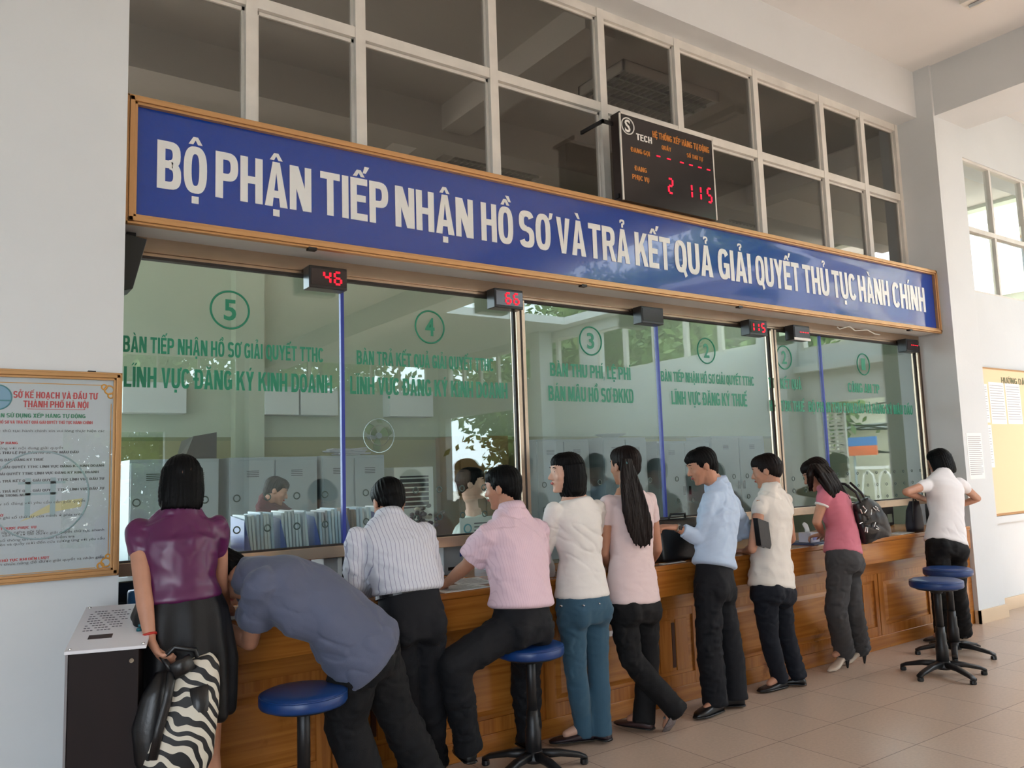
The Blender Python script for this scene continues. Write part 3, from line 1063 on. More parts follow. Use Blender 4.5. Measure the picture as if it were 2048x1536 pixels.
# ------------------------------------------------------------------ counter
ZCT = 0.905
ct = empty('service_counter', (4.3, -0.33, 0), 'long varnished wooden service counter with panelled front running under the glass', 'counter')
MB().box((XL+0.002, -0.46, ZCT-0.035), (7.74, 0.42, ZCT)).build('worktop', M_wood, ct, bevel=0.008)
MB().box((XL+0.002, -0.45, ZCT-0.20), (7.74, -0.42, ZCT-0.035)).build('fascia', M_wood, ct, bevel=0.004)
MB().box((XL+0.002, -0.33, 0.0), (7.935, -0.29, ZCT-0.035)).build('front_board', M_wood, ct)
MB().box((XL+0.002, -0.352, 0.0), (7.84, -0.33, 0.105)).build('plinth', M_wood, ct, bevel=0.004)
MB().box((XL+0.002, -0.344, 0.60), (7.84, -0.33, ZCT-0.19)).build('top_rail', M_wood, ct, bevel=0.002)
MB().box((XL+0.002, -0.29, 0.3), (XR, 0.40, 0.32)).build('inner_shelf', M_wood, ct)
x = 1.62-2.15
units = []
while x < XR:
    units.append(('n', x, x+0.46)); units.append(('w', x+0.46, x+1.305)); units.append(('w', x+1.305, x+2.15))
    x += 2.15
for (k, a, b) in units:
    a_, b_ = max(a, XL+0.002), min(b, 7.84)
    if b_-a_ < 0.25:
        continue
    fr = MB()
    s0, s1 = 0.105, 0.60
    st = 0.05 if k == 'n' else 0.075
    y0, y1 = -0.345, -0.33
    fr.box((a_+0.006, y0, s0), (a_+st, y1, s1)); fr.box((b_-st, y0, s0), (b_-0.006, y1, s1))
    fr.box((a_+st, y0+0.002, s0), (b_-st, y1, s0+0.075)); fr.box((a_+st, y0+0.002, s1-0.05), (b_-st, y1, s1))
    fr.build('panel_frame', M_woodv, ct)
    if k == 'w':
        MB().add([(a_+st+0.02, -0.331, s0+0.095), (b_-st-0.02, -0.331, s0+0.095), (b_-st-0.02, -0.331, s1-0.07), (a_+st+0.02, -0.331, s1-0.07),
                  (a_+st+0.05, -0.343, s0+0.125), (b_-st-0.05, -0.343, s0+0.125), (b_-st-0.05, -0.343, s1-0.10), (a_+st+0.05, -0.343, s1-0.10)],
                 [(4, 5, 6, 7), (0, 1, 5, 4), (1, 2, 6, 5), (2, 3, 7, 6), (3, 0, 4, 7), (0, 3, 2, 1)]).build('raised_panel', M_wood, ct)
    else:
        m_ = (a_+b_)/2
        MB().box((a_+0.10, -0.339, s0+0.10), (m_-0.02, -0.33, s1-0.07)).box((m_+0.02, -0.339, s0+0.10), (b_-0.10, -0.33, s1-0.07)).build('narrow_panel', M_woodv, ct, bevel=0.002)
        MB().box((m_-0.014, -0.336, s0+0.12), (m_+0.014, -0.33, s1-0.09)).build('slot', M_wooddk, ct)

# ------------------------------------------------------------------ framed notice on the left pillar
YN = -0.367
nb = empty('framed_notice', (0.1, YN, 1.14), 'framed white notice in a gold frame on the left pillar', 'notice')
nx0, nx1, nz0, nz1 = -0.62, 0.652, 1.146, 2.012
f = MB()
frame_profile(f, nx0, nx1, nz0, nz1, YN-0.018, 0.034, 0.016)
f.build('frame', M_gold, nb, bevel=0.002)
MB().box((nx0+0.02, YN-0.014, nz0+0.02), (nx1-0.02, YN-0.001, nz1-0.02)).build('paper', mat('notice_paper', (196, 204, 214), 0.7), nb)
MB().box((nx0+0.02, YN-0.022, nz0+0.02), (nx1-0.02, YN-0.018, nz1-0.02)).build('cover_glass', G_clear, nb)
yt = YN-0.0145


def ntext(mb, s_, x0, x1, zb_, zt_, bold=0.0):
    if s_.upper() == s_:
        block_word(mb, s_, x0, x1, zb_, zt_, lambda x, z, d: (x, yt-d*0.1, z), 0.002)
        return
    word(mb, s_, x0, x1, zb_, zt_, lambda x, z, d: (x, yt-d*0.2, z), bold=bold)


def nx(px, py):
    p = U(px, py, YN)
    return p.x, p.z


tr, tg, tk, to = MB(), MB(), MB(), MB()
a, _ = nx(26, 790); b, _ = nx(194, 790); za = nx(110, 798)[1]; zb_ = nx(110, 785)[1]
ntext(tr, 'SỞ KẾ HOẠCH VÀ ĐẦU TƯ', a, b, za, zb_)
a, _ = nx(46, 808); b, _ = nx(176, 808)
ntext(tr, 'THÀNH PHỐ HÀ NỘI', a, b, nx(110, 816)[1], nx(110, 803)[1])
tr.box((nx(54, 816)[0], yt-0.001, nx(54, 819)[1]), (nx(168, 818)[0], yt, nx(54, 818)[1]))
ntext(tg, 'HƯỚNG DẪN SỬ DỤNG XẾP HÀNG TỰ ĐỘNG', nx(-60, 832)[0], nx(170, 832)[0], nx(80, 836)[1], nx(80, 828)[1])
ntext(tr, 'TẠI BỘ PHẬN TIẾP NHẬN HỒ SƠ VÀ TRẢ KẾT QUẢ GIẢI QUYẾT THỦ TỤC HÀNH CHÍNH', nx(-90, 845)[0], nx(184, 845)[0], nx(80, 848)[1], nx(80, 842)[1])
rows = [(862, 208, 'Để đảm bảo cơ quan và nâng cao hiệu quả giải quyết các thủ tục hành chính xin vui lòng thực hiện các', 'k'),
        (886, 35, 'A. LẤY SỐ XẾP HÀNG', 'r'), (896, 126, 'Khách vui lòng lấy số ở ô tương ứng với nội dung giải quyết', 'k'),
        (905, 156, 'TRA CỨU TRỰC TIẾP VÀ THU LỆ PHÍ, BÁN HỒ SƠ ĐK MẪU DẤU', 'k'), (919, 86, 'HƯỚNG DẪN ĐĂNG KÝ THUẾ', 'k'),
        (933, 207, 'TIẾP NHẬN HỒ SƠ GIẢI QUYẾT TTHC LĨNH VỰC ĐĂNG KÝ KINH DOANH', 'k'), (946, 196, 'TRẢ KẾT QUẢ GIẢI QUYẾT TTHC LĨNH VỰC ĐĂNG KÝ KINH DOANH', 'k'),
        (960, 207, 'TIẾP NHẬN VÀ TRẢ KẾT QUẢ GIẢI QUYẾT TTHC LĨNH VỰC ĐẦU TƯ', 'k'), (980, 207, 'TIẾP NHẬN VÀ TRẢ KẾT QUẢ GIẢI QUYẾT TTHC LĨNH VỰC ĐẦU TƯ', 'k'),
        (988, 60, 'VỐN TRONG NƯỚC', 'k'), (1004, 170, 'Quý khách vui lòng ấn nút lấy số đúng với yêu cầu cần giải quyết', 'k'), (1026, 6, 'B. CHỜ', 'r'),
        (1031, 165, 'Khách và máy tự động sẽ in phiếu ghi số thứ tự của mình ở phía trên', 'k'), (1052, 72, 'C. ĐẾN LƯỢT ĐƯỢC PHỤC VỤ', 'r'), (1060, 86, 'Vui lòng ngồi chờ và lắng nghe gọi tên', 'k'),
        (1065, 207, 'Trong thời gian chờ gọi số quý khách chuẩn bị sẵn hồ sơ để được giải quyết thủ tục nhanh', 'k'), (1075, 148, 'Khách có thể đọc một số thông tin trên tờ để kiểm tra', 'k'),
        (1083, 208, 'Các bảng hiện số đang được phục vụ sẽ hiện tên và quầy mời đến cửa tương ứng với yêu cầu', 'k'), (1114, 98, 'D. LÀM THỦ TỤC KHI ĐẾN LƯỢT', 'r'),
        (1121, 207, 'Giao hồ sơ và giấy tờ cần thiết cho bàn chức năng để được giải quyết và nhận giấy', 'k')]
for (py, pxr, s_, c) in rows:
    xa = nx0+0.09
    xb_ = nx(pxr, py)[0]
    z = nx(100, py)[1]
    m_ = tr if c == 'r' else tk
    xa = max(xa, xb_-len(s_)*0.0086)
    ntext(m_, s_, xa, xb_, z-0.005, z+0.005)
tr.build('red_lettering', M_redprint, nb); tg.build('green_lettering', M_greenprint, nb); tk.build('grey_lettering', M_greyprint, nb)
# orange border rules, corner flourishes and the round emblem
zt_, zb_ = nx(100, 768)[1], nx(100, 1143)[1]
xr_ = nx(219, 950)[0]
xl_ = nx0+0.06
o_ = MB()
o_.box((xl_, yt-0.001, zt_-0.002), (xr_-0.04, yt, zt_+0.001)); o_.box((xl_, yt-0.001, zb_), (xr_-0.05, yt, zb_+0.003))
o_.box((xr_-0.003, yt-0.001, zb_+0.05), (xr_, yt, zt_-0.08))
for (cx_, cz_, r_) in ((xr_-0.01, zt_-0.02, 0.018), (xr_-0.004, zt_-0.045, 0.010), (xr_-0.03, zt_-0.008, 0.010), (xr_-0.01, zb_+0.02, 0.018), (xr_-0.03, zb_+0.008, 0.012), (xr_-0.003, zb_+0.045, 0.008)):
    o_.torus((cx_, yt-0.001, cz_), r_, 0.0035, 'y', 18, 5)
o_.build('orange_border', mat('border_orange', (224, 160, 70), 0.6), nb)
cx_, cz_ = nx(-6, 795)
e = MB(); e.lathe((cx_, yt-0.0012, cz_), [(0.048, -0.0003), (0.048, 0.0003)], 28, 'y'); e.build('emblem_disc', mat('emblem_blue', (130, 170, 200), 0.6), nb)
e = MB(); e.torus((cx_, yt-0.0015, cz_), 0.050, 0.003, 'y', 28, 5); e.box((cx_-0.04, yt-0.003, cz_-0.016), (cx_+0.045, yt-0.0012, cz_-0.010)); e.build('emblem_ring', mat('emblem_teal', (80, 140, 150), 0.6), nb)
cx_, cz_ = nx(80, 990)
e = MB(); e.torus((cx_, yt-0.0003, cz_), 0.178, 0.0035, 'y', 48, 4)
e.box((cx_-0.08, yt-0.0006, cz_+0.045), (cx_+0.09, yt, cz_+0.055)); e.box((cx_-0.055, yt-0.0006, cz_-0.09), (cx_-0.035, yt, cz_+0.07)); e.box((cx_+0.035, yt-0.0006, cz_-0.09), (cx_+0.055, yt, cz_+0.07)); e.box((cx_-0.06, yt-0.0006, cz_), (cx_+0.06, yt, cz_+0.01))
e.build('watermark_ring', mat('watermark', (164, 186, 196), 0.7), nb)
e = MB(); e.loft([((cx_-0.06, yt-0.0006, cz_-0.10), (0.006, 0, 0), (0, 0, 0.006)), ((cx_+0.02, yt-0.0006, cz_-0.055), (0.01, 0, 0), (0, 0, 0.012)), ((cx_+0.12, yt-0.0006, cz_-0.02), (0.03, 0, 0), (0, 0, 0.018)), ((cx_+0.16, yt-0.0006, cz_-0.01), (0.006, 0, 0), (0, 0, 0.012))], 8)
# flat swoosh
e = MB().add([(cx_-0.07, yt-0.0005, cz_-0.105), (cx_+0.02, yt-0.0005, cz_-0.075), (cx_+0.15, yt-0.0005, cz_-0.055), (cx_+0.155, yt-0.0005, cz_-0.02), (cx_+0.05, yt-0.0005, cz_-0.03), (cx_-0.02, yt-0.0005, cz_-0.07)], [(0, 1, 2, 3, 4, 5)])
e.build('watermark_swoosh', mat('watermark_yellow', (212, 204, 160), 0.7), nb)
for px in (-120, 175):
    x = nx(px, 742)[0]
    MB().box((x, YN-0.02, nz1-0.004), (x+0.03, YN, nz1+0.006)).build('frame_clip', M_dkmetal, nb)

# ------------------------------------------------------------------ queue ticket kiosk
kbl, kbr, kfr, kfl = UZ(84, 1222, 1.05), UZ(236, 1211, 1.05), UZ(292, 1288, 0.95), UZ(130, 1304, 0.95)
kx = (kbr-kbl); kw = kx.length; kx.normalize()
ky = Vector((-kx.y, kx.x, 0))       # towards the wall
kd = 0.385
k0 = Vector((kfl.x, kfl.y, 0))
kr = empty('ticket_kiosk', tuple(k0), 'dark brown queue ticket kiosk with a sloping white panel beside the left pillar', 'ticket kiosk')
kw = 0.262


def kp(a, b, z):
    p = k0+kx*a+ky*b
    return (p.x, p.y, z)


def kbox(mb, a0, a1, b0, b1, z):
    """prism in kiosk coordinates; z gives bottom, then top heights at b0 and b1"""
    z0, zf, zk = z
    return mb.add([kp(a0, b0, z0), kp(a1, b0, z0), kp(a1, b1, z0), kp(a0, b1, z0), kp(a0, b0, zf), kp(a1, b0, zf), kp(a1, b1, zk), kp(a0, b1, zk)],
                  [(0, 3, 2, 1), (4, 5, 6, 7), (0, 1, 5, 4), (1, 2, 6, 5), (2, 3, 7, 6), (3, 0, 4, 7)])


kbox(MB(), 0.008, kw-0.025, 0.01, kd-0.01, (0, 0.938, 1.038)).build('body', M_darkwood, kr, bevel=0.003)
kbox(MB(), 0.0, 0.008, 0.005, kd-0.005, (0, 0.938, 1.038)).build('side_panel', mat('grey_side', (120, 116, 118), 0.5), kr)


def kz(b, o=0.0):
    return 0.95+0.10*b/kd+o


def kslab(mb, a0, a1, b0, b1, o0, o1):
    return mb.add([kp(a0, b0, kz(b0, o0)), kp(a1, b0, kz(b0, o0)), kp(a1, b1, kz(b1, o0)), kp(a0, b1, kz(b1, o0)),
                   kp(a0, b0, kz(b0, o1)), kp(a1, b0, kz(b0, o1)), kp(a1, b1, kz(b1, o1)), kp(a0, b1, kz(b1, o1))],
                  [(0, 3, 2, 1), (4, 5, 6, 7), (0, 1, 5, 4), (1, 2, 6, 5), (2, 3, 7, 6), (3, 0, 4, 7)])


kslab(MB(), -0.004, kw, 0, kd, -0.012, 0.0).build('sloping_panel', mat('panel_white', (212, 210, 214), 0.35), kr, bevel=0.002)
kslab(MB(), 0.055, 0.135, 0.085, 0.118, 0.0, 0.001).build('ticket_slot', mat('slot_dark', (34, 12, 16), 0.4), kr)
t = MB()
for i in range(9):
    L_ = [0.150, 0.135, 0.150, 0.14, 0.15, 0.12, 0.15, 0.14, 0.10][i]
    y_ = kd-0.06-i*0.021
    for k in range(int(L_/0.012)):
        if (k*7+i*3) % 5 != 0:
            kslab(t, 0.025+k*0.012, 0.034+k*0.012, y_, y_+0.006, 0.0, 0.0006)
t.build('instructions', M_greyprint, kr)
mbt = mat('button_green_blue', (16, 92, 104), 0.3)
for i in range(7):
    b_ = kd-0.045-i*0.036
    c = Vector(kp(0.222, b_, kz(b_, 0.004)))
    MB().lathe(c, [(0.0095, -0.004), (0.0095, 0.004), (0.006, 0.007)], 16).build('button', mbt, kr, smooth=True)
for (a, b_) in ((0.012, 0.014), (kw-0.012, 0.014), (0.012, kd-0.014), (kw-0.02, kd-0.014)):
    MB().lathe(kp(a, b_, kz(b_, 0.0)), [(0.006, 0), (0.006, 0.003), (0.003, 0.005)], 12).build('screw', M_chrome, kr)
MB().lathe(kp(kw-0.05, 0.006, 0.90), [(0.008, -0.006), (0.008, 0.006)], 14, 'y').build('lock', M_chrome, kr)

# ------------------------------------------------------------------ stools


def stool(loc, h, label, rz=0.0, group='blue adjustable stools along the counter'):
    r = empty('swivel_stool', loc, label, 'stool', group, rz)
    O = Vector(loc)

    def b(mb, name, m, smooth=True, bevel=0.0):
        me = mb.mesh(name)
        o = bpy.data.objects.new(name, me); COL.objects.link(o); o.parent = r
        me.materials.append(m)
        for p in me.polygons: p.use_smooth = smooth
        if bevel:
            md = o.modifiers.new('b', 'BEVEL'); md.width = bevel; md.segments = 2
        return o
    R_ = 0.178
    b(MB().lathe((0, 0, 0), [(R_-0.035, h-0.062), (R_-0.006, h-0.058), (R_, h-0.048), (R_, h-0.022), (R_-0.006, h-0.010), (R_-0.02, h-0.003), (R_-0.06, h+0.001), (0.03, h+0.002)], 40), 'seat', M_seatblue)
    b(MB().torus((0, 0, h-0.014), R_-0.003, 0.0035, 'z', 40, 6), 'seat_piping', M_seatblue)
    b(MB().lathe((0, 0, 0), [(R_-0.04, h-0.072), (R_-0.03, h-0.06)], 30), 'seat_plate', M_dkmetal)
    b(MB().lathe((0, 0, 0), [(0.035, h-0.10), (0.05, h-0.072)], 20), 'seat_hub', M_dkmetal)
    b(MB().lathe((0, 0, 0), [(0.013, 0.30), (0.013, h-0.09)], 16), 'gas_rod', M_chrome)
    b(MB().lathe((0, 0, 0), [(0.026, h-0.36), (0.026, h-0.10), (0.022, h-0.095)], 20), 'upper_sleeve', M_dkmetal)
    b(MB().lathe((0, 0, 0), [(0.042, 0.06), (0.042, 0.20), (0.035, 0.22), (0.035, h-0.38), (0.031, h-0.375), (0.031, h-0.335)], 24), 'column', M_dkmetal)
    b(MB().tube([(0.02, 0, h-0.09), (0.09, 0.02, h-0.095), (0.12, 0.03, h-0.11)], 0.005, 8), 'height_lever', M_dkmetal)
    b(MB().lathe((0, 0, 0), [(0.052, 0.045), (0.056, 0.06), (0.045, 0.10)], 24), 'base_hub', M_dkmetal)
    for k in range(5):
        a = 2*PI*k/5
        d = Vector((math.cos(a), math.sin(a), 0)); n_ = Vector((-d.y, d.x, 0))
        rings = []
        for (s_, z, hh, ww) in ((0.03, 0.078, 0.022, 0.026), (0.14, 0.072, 0.018, 0.024), (0.25, 0.048, 0.013, 0.022), (0.285, 0.034, 0.010, 0.021)):
            rings.append((d*s_+Vector((0, 0, z)), n_*ww, Vector((0, 0, hh))))
        lg = b(MB().loft(rings, 16, 3.2), 'base_leg', M_dkmetal)
        g = MB().lathe(d*0.272, [(0.019, 0.0), (0.022, 0.006), (0.020, 0.026)], 16)
        me = g.mesh('foot_glide'); o = bpy.data.objects.new('foot_glide', me); COL.objects.link(o); o.parent = lg; me.materials.append(M_black)
    return r


st1 = UZ(607, 1378, 0.67)
stool((st1.x, st1.y, 0), 0.67, 'large blue round stool in front of the bending man in grey, nearest the camera', 0.3)
stool((2.575, -0.70, 0), 0.635, 'blue round stool the man in the pink shirt is sitting on', 0.9)
stool((5.90, -1.09, 0), 0.67, 'blue round stool standing free at the right, nearer of the pair', 0.55)
stool((6.57, -0.83, 0), 0.67, 'blue round stool half hidden behind another, near the woman in white', 1.1)

# ------------------------------------------------------------------ people
def remesh(ob, vox, smooth_it=4, fac=0.5):
    m = ob.modifiers.new('r', 'REMESH'); m.mode = 'VOXEL'; m.voxel_size = vox
    m2 = ob.modifiers.new('s', 'SMOOTH'); m2.factor = fac; m2.iterations = smooth_it
    dg = bpy.context.evaluated_depsgraph_get(); dg.update()
    me = bpy.data.meshes.new_from_object(ob.evaluated_get(dg))
    ob.modifiers.clear()
    old = ob.data
    mats = [m_ for m_ in old.materials]
    ob.data = me
    bpy.data.meshes.remove(old)
    me.materials.clear()
    for m_ in mats: me.materials.append(m_)
    me.polygons.foreach_set('use_smooth', [True]*len(me.polygons))
    return me


def displace(me, fn):
    n = len(me.vertices)
    co = np.zeros(n*3); me.vertices.foreach_get('co', co); co = co.reshape(-1, 3)
    no = np.zeros(n*3); me.vertices.foreach_get('normal', no); no = no.reshape(-1, 3)
    d = fn(co)
    co += no*d[:, None]
    me.vertices.foreach_set('co', co.ravel()); me.update()


def snoise(p, seed, f):
    """cheap smooth pseudo noise from warped sines"""
    rs = np.random.RandomState(seed)
    out = np.zeros(len(p)); q = p*f
    for k in range(4):
        a = rs.randn(3); a /= np.linalg.norm(a); b = rs.randn(3)
        ph = rs.rand()*6.28
        w_ = np.sin(q@b*0.8+ph)
        out += np.sin(q@a*(1.2+0.5*k)+1.5*w_+ph*2)
    return out/4


def folds(seed, amp=0.004, horiz=0.5, f=14.0):
    def fn(co):
        q = co.copy(); q[:, 2] *= (0.5+1.6*horiz)
        q[:, 0] *= (1.5-horiz); q[:, 1] *= (1.5-horiz)
        a = snoise(q, seed, f)
        b = 1-np.abs(snoise(q, seed+5, f*0.8))*2
        c = snoise(co, seed+9, 5.0)
        e_ = np.exp(-np.abs(snoise(q*0.8, seed+2, f))*5.0)
        return amp*(0.5*a+0.6*np.clip(b, -0.3, 1)-1.5*e_*np.clip(0.3+c, 0, 1.2))*(0.7+0.5*c)
    return fn


def V3(*a):
    return Vector(a)


def lerp(a, b, t):
    return a+(b-a)*t


def cloth_mat(name, rgb, rough=0.75, stripes=None, sheen=0.2, weave=True, spec=0.3):
    sheen = 0.0 if sum(rgb) < 240 else sheen*0.5
    rgb = tuple(v*0.72 for v in rgb) if sum(rgb) < 120 else rgb
    m = mat(name, rgb, rough, spec=spec, sheen=sheen, noise_amt=0.06, noise_scale=5, bump=0.12 if weave else 0, bump_scale=260)
    if stripes and not m.get('st'):
        m['st'] = 1
        n = m.node_tree.nodes; L = m.node_tree.links; b = n['Principled BSDF']
        tc = n.new('ShaderNodeTexCoord'); sx = n.new('ShaderNodeSeparateXYZ'); L.new(tc.outputs['Object'], sx.inputs[0])
        mu = n.new('ShaderNodeMath'); mu.operation = 'MULTIPLY'; mu.inputs[1].default_value = 1/stripes[0]; L.new(sx.outputs['X'], mu.inputs[0])
        fr_ = n.new('ShaderNodeMath'); fr_.operation = 'FRACT'; L.new(mu.outputs[0], fr_.inputs[0])
        lt_ = n.new('ShaderNodeMath'); lt_.operation = 'LESS_THAN'; lt_.inputs[1].default_value = stripes[1]; L.new(fr_.outputs[0], lt_.inputs[0])
        mx = n.new('ShaderNodeMix'); mx.data_type = 'RGBA'
        mx.inputs[6].default_value = lin(rgb); mx.inputs[7].default_value = lin(stripes[2])
        L.new(lt_.outputs[0], mx.inputs[0]); L.new(mx.outputs[2], b.inputs['Base Color'])
    return m


def hand(mb, wrist, d, palm_n, thumb_side, curl=0.5, s=1.0):
    """palm, four bent fingers and a thumb; d = direction of the hand, palm_n = out of the palm"""
    d = d.normalized(); palm_n = (palm_n-d*palm_n.dot(d)).normalized(); t = thumb_side*d.cross(palm_n).normalized()
    base = wrist
    k = wrist+d*0.085*s
    rings = []
    for (q, a, b) in ((0.0, 0.024, 0.018), (0.03, 0.032, 0.017), (0.07, 0.039, 0.014), (0.09, 0.038, 0.011)):
        rings.append((base+d*q*s, t*a*s, palm_n*b*s))
    mb.loft(rings, 14, 2.6)
    Ls = (0.068, 0.077, 0.072, 0.056)
    for i in range(4):
        o = k+t*(0.029-0.0193*i)*s
        L_ = Ls[i]*s
        c = curl*(1+0.12*i)
        p = o; ang = 0.25*c
        r_ = 0.0092*s
        for j, fr_ in enumerate((0.45, 0.31, 0.24)):
            dd = (d*math.cos(ang)+palm_n*math.sin(ang)).normalized()
            q = p+dd*L_*fr_
            mb.cap(p, q, r_, r_*0.9, 10)
            p = q; r_ *= 0.9; ang += 0.85*c
    p0 = wrist+d*0.028*s+t*0.022*s
    p1 = p0+(d*0.6+t*0.65+palm_n*0.35).normalized()*0.042*s
    p2 = p1+(d*0.9+t*0.15+palm_n*0.3*(1+curl)).normalized()*0.034*s
    mb.cap(p0, p1, 0.0125*s, 0.010*s, 10)
    mb.cap(p1, p2, 0.010*s, 0.0085*s, 10)


def head_shape(mb, c, f, u, r, s=1.0):
    """skull, jaw, nose, lips, ears; c is mid-head"""
    def P(a, b, h): return c+(f*a+r*b+u*h)*s
    mb.ell(P(-0.012, 0, 0.030), r*0.076*s, f*0.092*s, u*0.084*s, 20, 12)
    # face block from brow to chin
    rings = []
    for (h, a, w_, dp) in ((0.055, 0.018, 0.062, 0.068), (0.02, 0.024, 0.066, 0.066), (-0.02, 0.026, 0.064, 0.062), (-0.055, 0.032, 0.052, 0.054), (-0.085, 0.045, 0.034, 0.040), (-0.108, 0.058, 0.018, 0.024)):
        rings.append((P(a, 0, h), r*w_*s, f*dp*s))
    mb.loft(rings, 18, 2.3)
    mb.cap(P(0.08, 0, 0.018), P(0.104, 0, -0.022), 0.008*s, 0.0125*s, 10)
    mb.ell(P(0.092, 0.010, -0.027), r*0.008*s, f*0.010*s, u*0.007*s, 10, 6)
    mb.ell(P(0.092, -0.010, -0.027), r*0.008*s, f*0.010*s, u*0.007*s, 10, 6)
    mb.ell(P(0.083, 0, -0.053), r*0.021*s, f*0.014*s, u*0.010*s, 12, 8)
    mb.ell(P(0.078, 0, -0.094), r*0.016*s, f*0.014*s, u*0.014*s, 12, 8)
    mb.cap(P(0.079, -0.03, 0.036), P(0.079, 0.03, 0.036), 0.010*s, 0.010*s, 10)
    for sd in (-1, 1):
        mb.ell(P(-0.005, sd*0.076, -0.006), r*sd*0.009*s+f*-0.006*s, f*0.019*s, u*0.031*s, 12, 8)
        mb.ell(P(0.055, sd*0.04, -0.02), r*0.022*s, f*0.026*s, u*0.024*s, 12, 8)
    mb.cap(P(-0.02, 0, -0.03), P(-0.015, 0, -0.09), 0.060*s, 0.055*s, 16)


class Person:
    pass


def person(label, J, look, group=None):
    """J: joints in world space. look: clothes, hair and so on."""
    man = look.get('man', False)
    k = 1.0 if man else 0.92
    r = J['right'].normalized()
    r2 = J.get('right_sh', J['right']).normalized()
    pel, ch, nk, hd_ = J['pel'], J['chest'], J['neck'], J['head']
    wa = J.get('waist', lerp(pel, ch, 0.42))
    hf = J['face'].normalized()
    hu = J.get('head_up', (hd_-nk)).normalized()
    hf = (hf-hu*hf.dot(hu)).normalized()
    hr = hf.cross(hu).normalized()
    hs = look.get('head_scale', 1.0)
    origin = Vector((pel.x, pel.y, 0))
    P = Person()
    sw = look.get('sw', 0.185 if man else 0.160)
    shR, shL = ch+r2*sw, ch-r2*sw
    fat = look.get('fat', 1.0)
    # spine frames
    spine = [pel, wa, ch, nk]

    def frame(i):
        t = (spine[min(i+1, 3)]-spine[max(i-1, 0)]).normalized()
        rr = r if i < 2 else r2
        rr = (rr-t*rr.dot(t)).normalized()
        f_ = t.cross(rr)
        f_ = -f_ if f_.dot(J['fwd']) < 0 else f_
        return t, rr, f_
    t0, r0, f0 = frame(0); t1, r1, f1 = frame(1); t2, r2_, f2 = frame(2); t3, r3, f3 = frame(3)

    def torso_rings(grow=0.0, low=-0.10, loose=0.0):
        hipw = (0.158 if man else 0.164)*fat
        waw = (0.142 if man else 0.120)*fat
        rib = (0.165 if man else 0.142)*fat
        Lw = (wa-pel).length
        st = [(-0.10, hipw*0.93, 0.105*fat), (-0.03, hipw, 0.120*fat), (Lw*0.5, (hipw+waw)/2*0.99, 0.108*fat), (Lw, waw, 0.094*fat)]
        R = []

        def at(q):
            if q <= st[0][0]: return st[0][1:]
            for (q0, a0, b0), (q1, a1, b1) in zip(st[:-1], st[1:]):
                if q <= q1:
                    k_ = (q-q0)/(q1-q0)
                    return a0+(a1-a0)*k_, b0+(b1-b0)*k_
            return st[-1][1:]
        w0, d0 = at(low)
        R.append((pel+t0*low, r0*(w0+grow+loose), f0*(d0+grow+loose)))
        for (q, w_, d_) in st[1:]:
            if q > low+0.015:
                lo_ = loose*(1 if q < Lw*0.6 else 0.6)
                R.append((pel+t0*q-(f0*0.012 if q < 0 else f0*0), (r0 if q < Lw else r1)*(w_+grow+lo_), (f0 if q < Lw else f1)*(d_+grow+lo_)))
        R.append((lerp(wa, ch, 0.4), r1*(rib*0.97+grow), (f1+f2).normalized()*(0.105*fat+grow)))
        R.append((lerp(wa, ch, 0.75), r2_*(rib*1.03+grow), f2*(0.110*fat+grow)))
        R.append((ch-t2*0.03, r2_*(sw*0.99+grow), f2*(0.092*fat+grow)))
        R.append((ch+t2*0.015, r2_*(sw*0.90+grow), f2*(0.072+grow)))
        R.append((lerp(ch, nk, 0.5)+t2*0.012, r3*(sw*0.60+grow), f3*(0.062+grow)))
        R.append((nk+t3*0.012, r3*(0.062+grow*0.6), f3*(0.062+grow*0.6)))
        return R
    arms = []
    for sd, s_ in (('R', shR), ('L', shL)):
        e, w_ = J['el'+sd], J['wr'+sd]
        arms.append((sd, s_, e, w_))
    ar = (0.047, 0.036, 0.030, 0.0235) if man else (0.040, 0.031, 0.0265, 0.021)
    lr = (0.082, 0.052, 0.052, 0.036) if man else (0.084, 0.050, 0.050, 0.033)
    legs = []
    for sd, q in (('R', 1), ('L', -1)):
        hp = pel+r*0.085*q*(1 if man else 1.02)+t0*-0.03
        legs.append((sd, hp, J['kn'+sd], J['an'+sd]))
    body = MB()
    body.loft(torso_rings(-0.006), 24, 2.25)
    body.cap(nk-(hd_-nk)*0.25, hd_-hu*0.05-hf*0.01, 0.056 if man else 0.047, 0.055 if man else 0.046, 16)
    head_shape(body, hd_, hf, hu, hr, hs)
    for (sd, s_, e, w_) in arms:
        body.cap(s_, lerp(s_, e, 0.5), ar[0]*1.04, ar[0]*0.94); body.cap(lerp(s_, e, 0.5), e, ar[0]*0.94, ar[1])
        body.cap(e, lerp(e, w_, 0.35), ar[1], ar[1]*1.02); body.cap(lerp(e, w_, 0.35), w_, ar[1]*1.02, ar[3])
        hdv = J.get('hd'+sd, (w_-e).normalized())
        hand(body, w_, hdv, J.get('pn'+sd, V3(0, 0, -1)), (1 if sd == 'R' else -1)*look.get('thumb'+sd, 1), look.get('curl'+sd, 0.7), 1.0 if man else 0.92)
    bare = look.get('bare_legs', False)
    for (sd, h_, kn, an) in legs:
        body.cap(h_, lerp(h_, kn, 0.5), lr[0], lr[0]*0.83); body.cap(lerp(h_, kn, 0.5), kn, lr[0]*0.83, lr[1])
        body.cap(kn, lerp(kn, an, 0.3), lr[1], lr[2]*1.04); body.cap(lerp(kn, an, 0.3), an, lr[2]*1.04, lr[3]*0.9)
        td = J['toe'+sd]
        body.cap(an-V3(0, 0, 0.02)*0, an+td*0.10+J.get('tdn'+sd, V3(0, 0, -0.035)), 0.033, 0.022)
    ob = body.build('person', look['skin'], origin=origin)
    me = remesh(ob, 0.0058, 3)
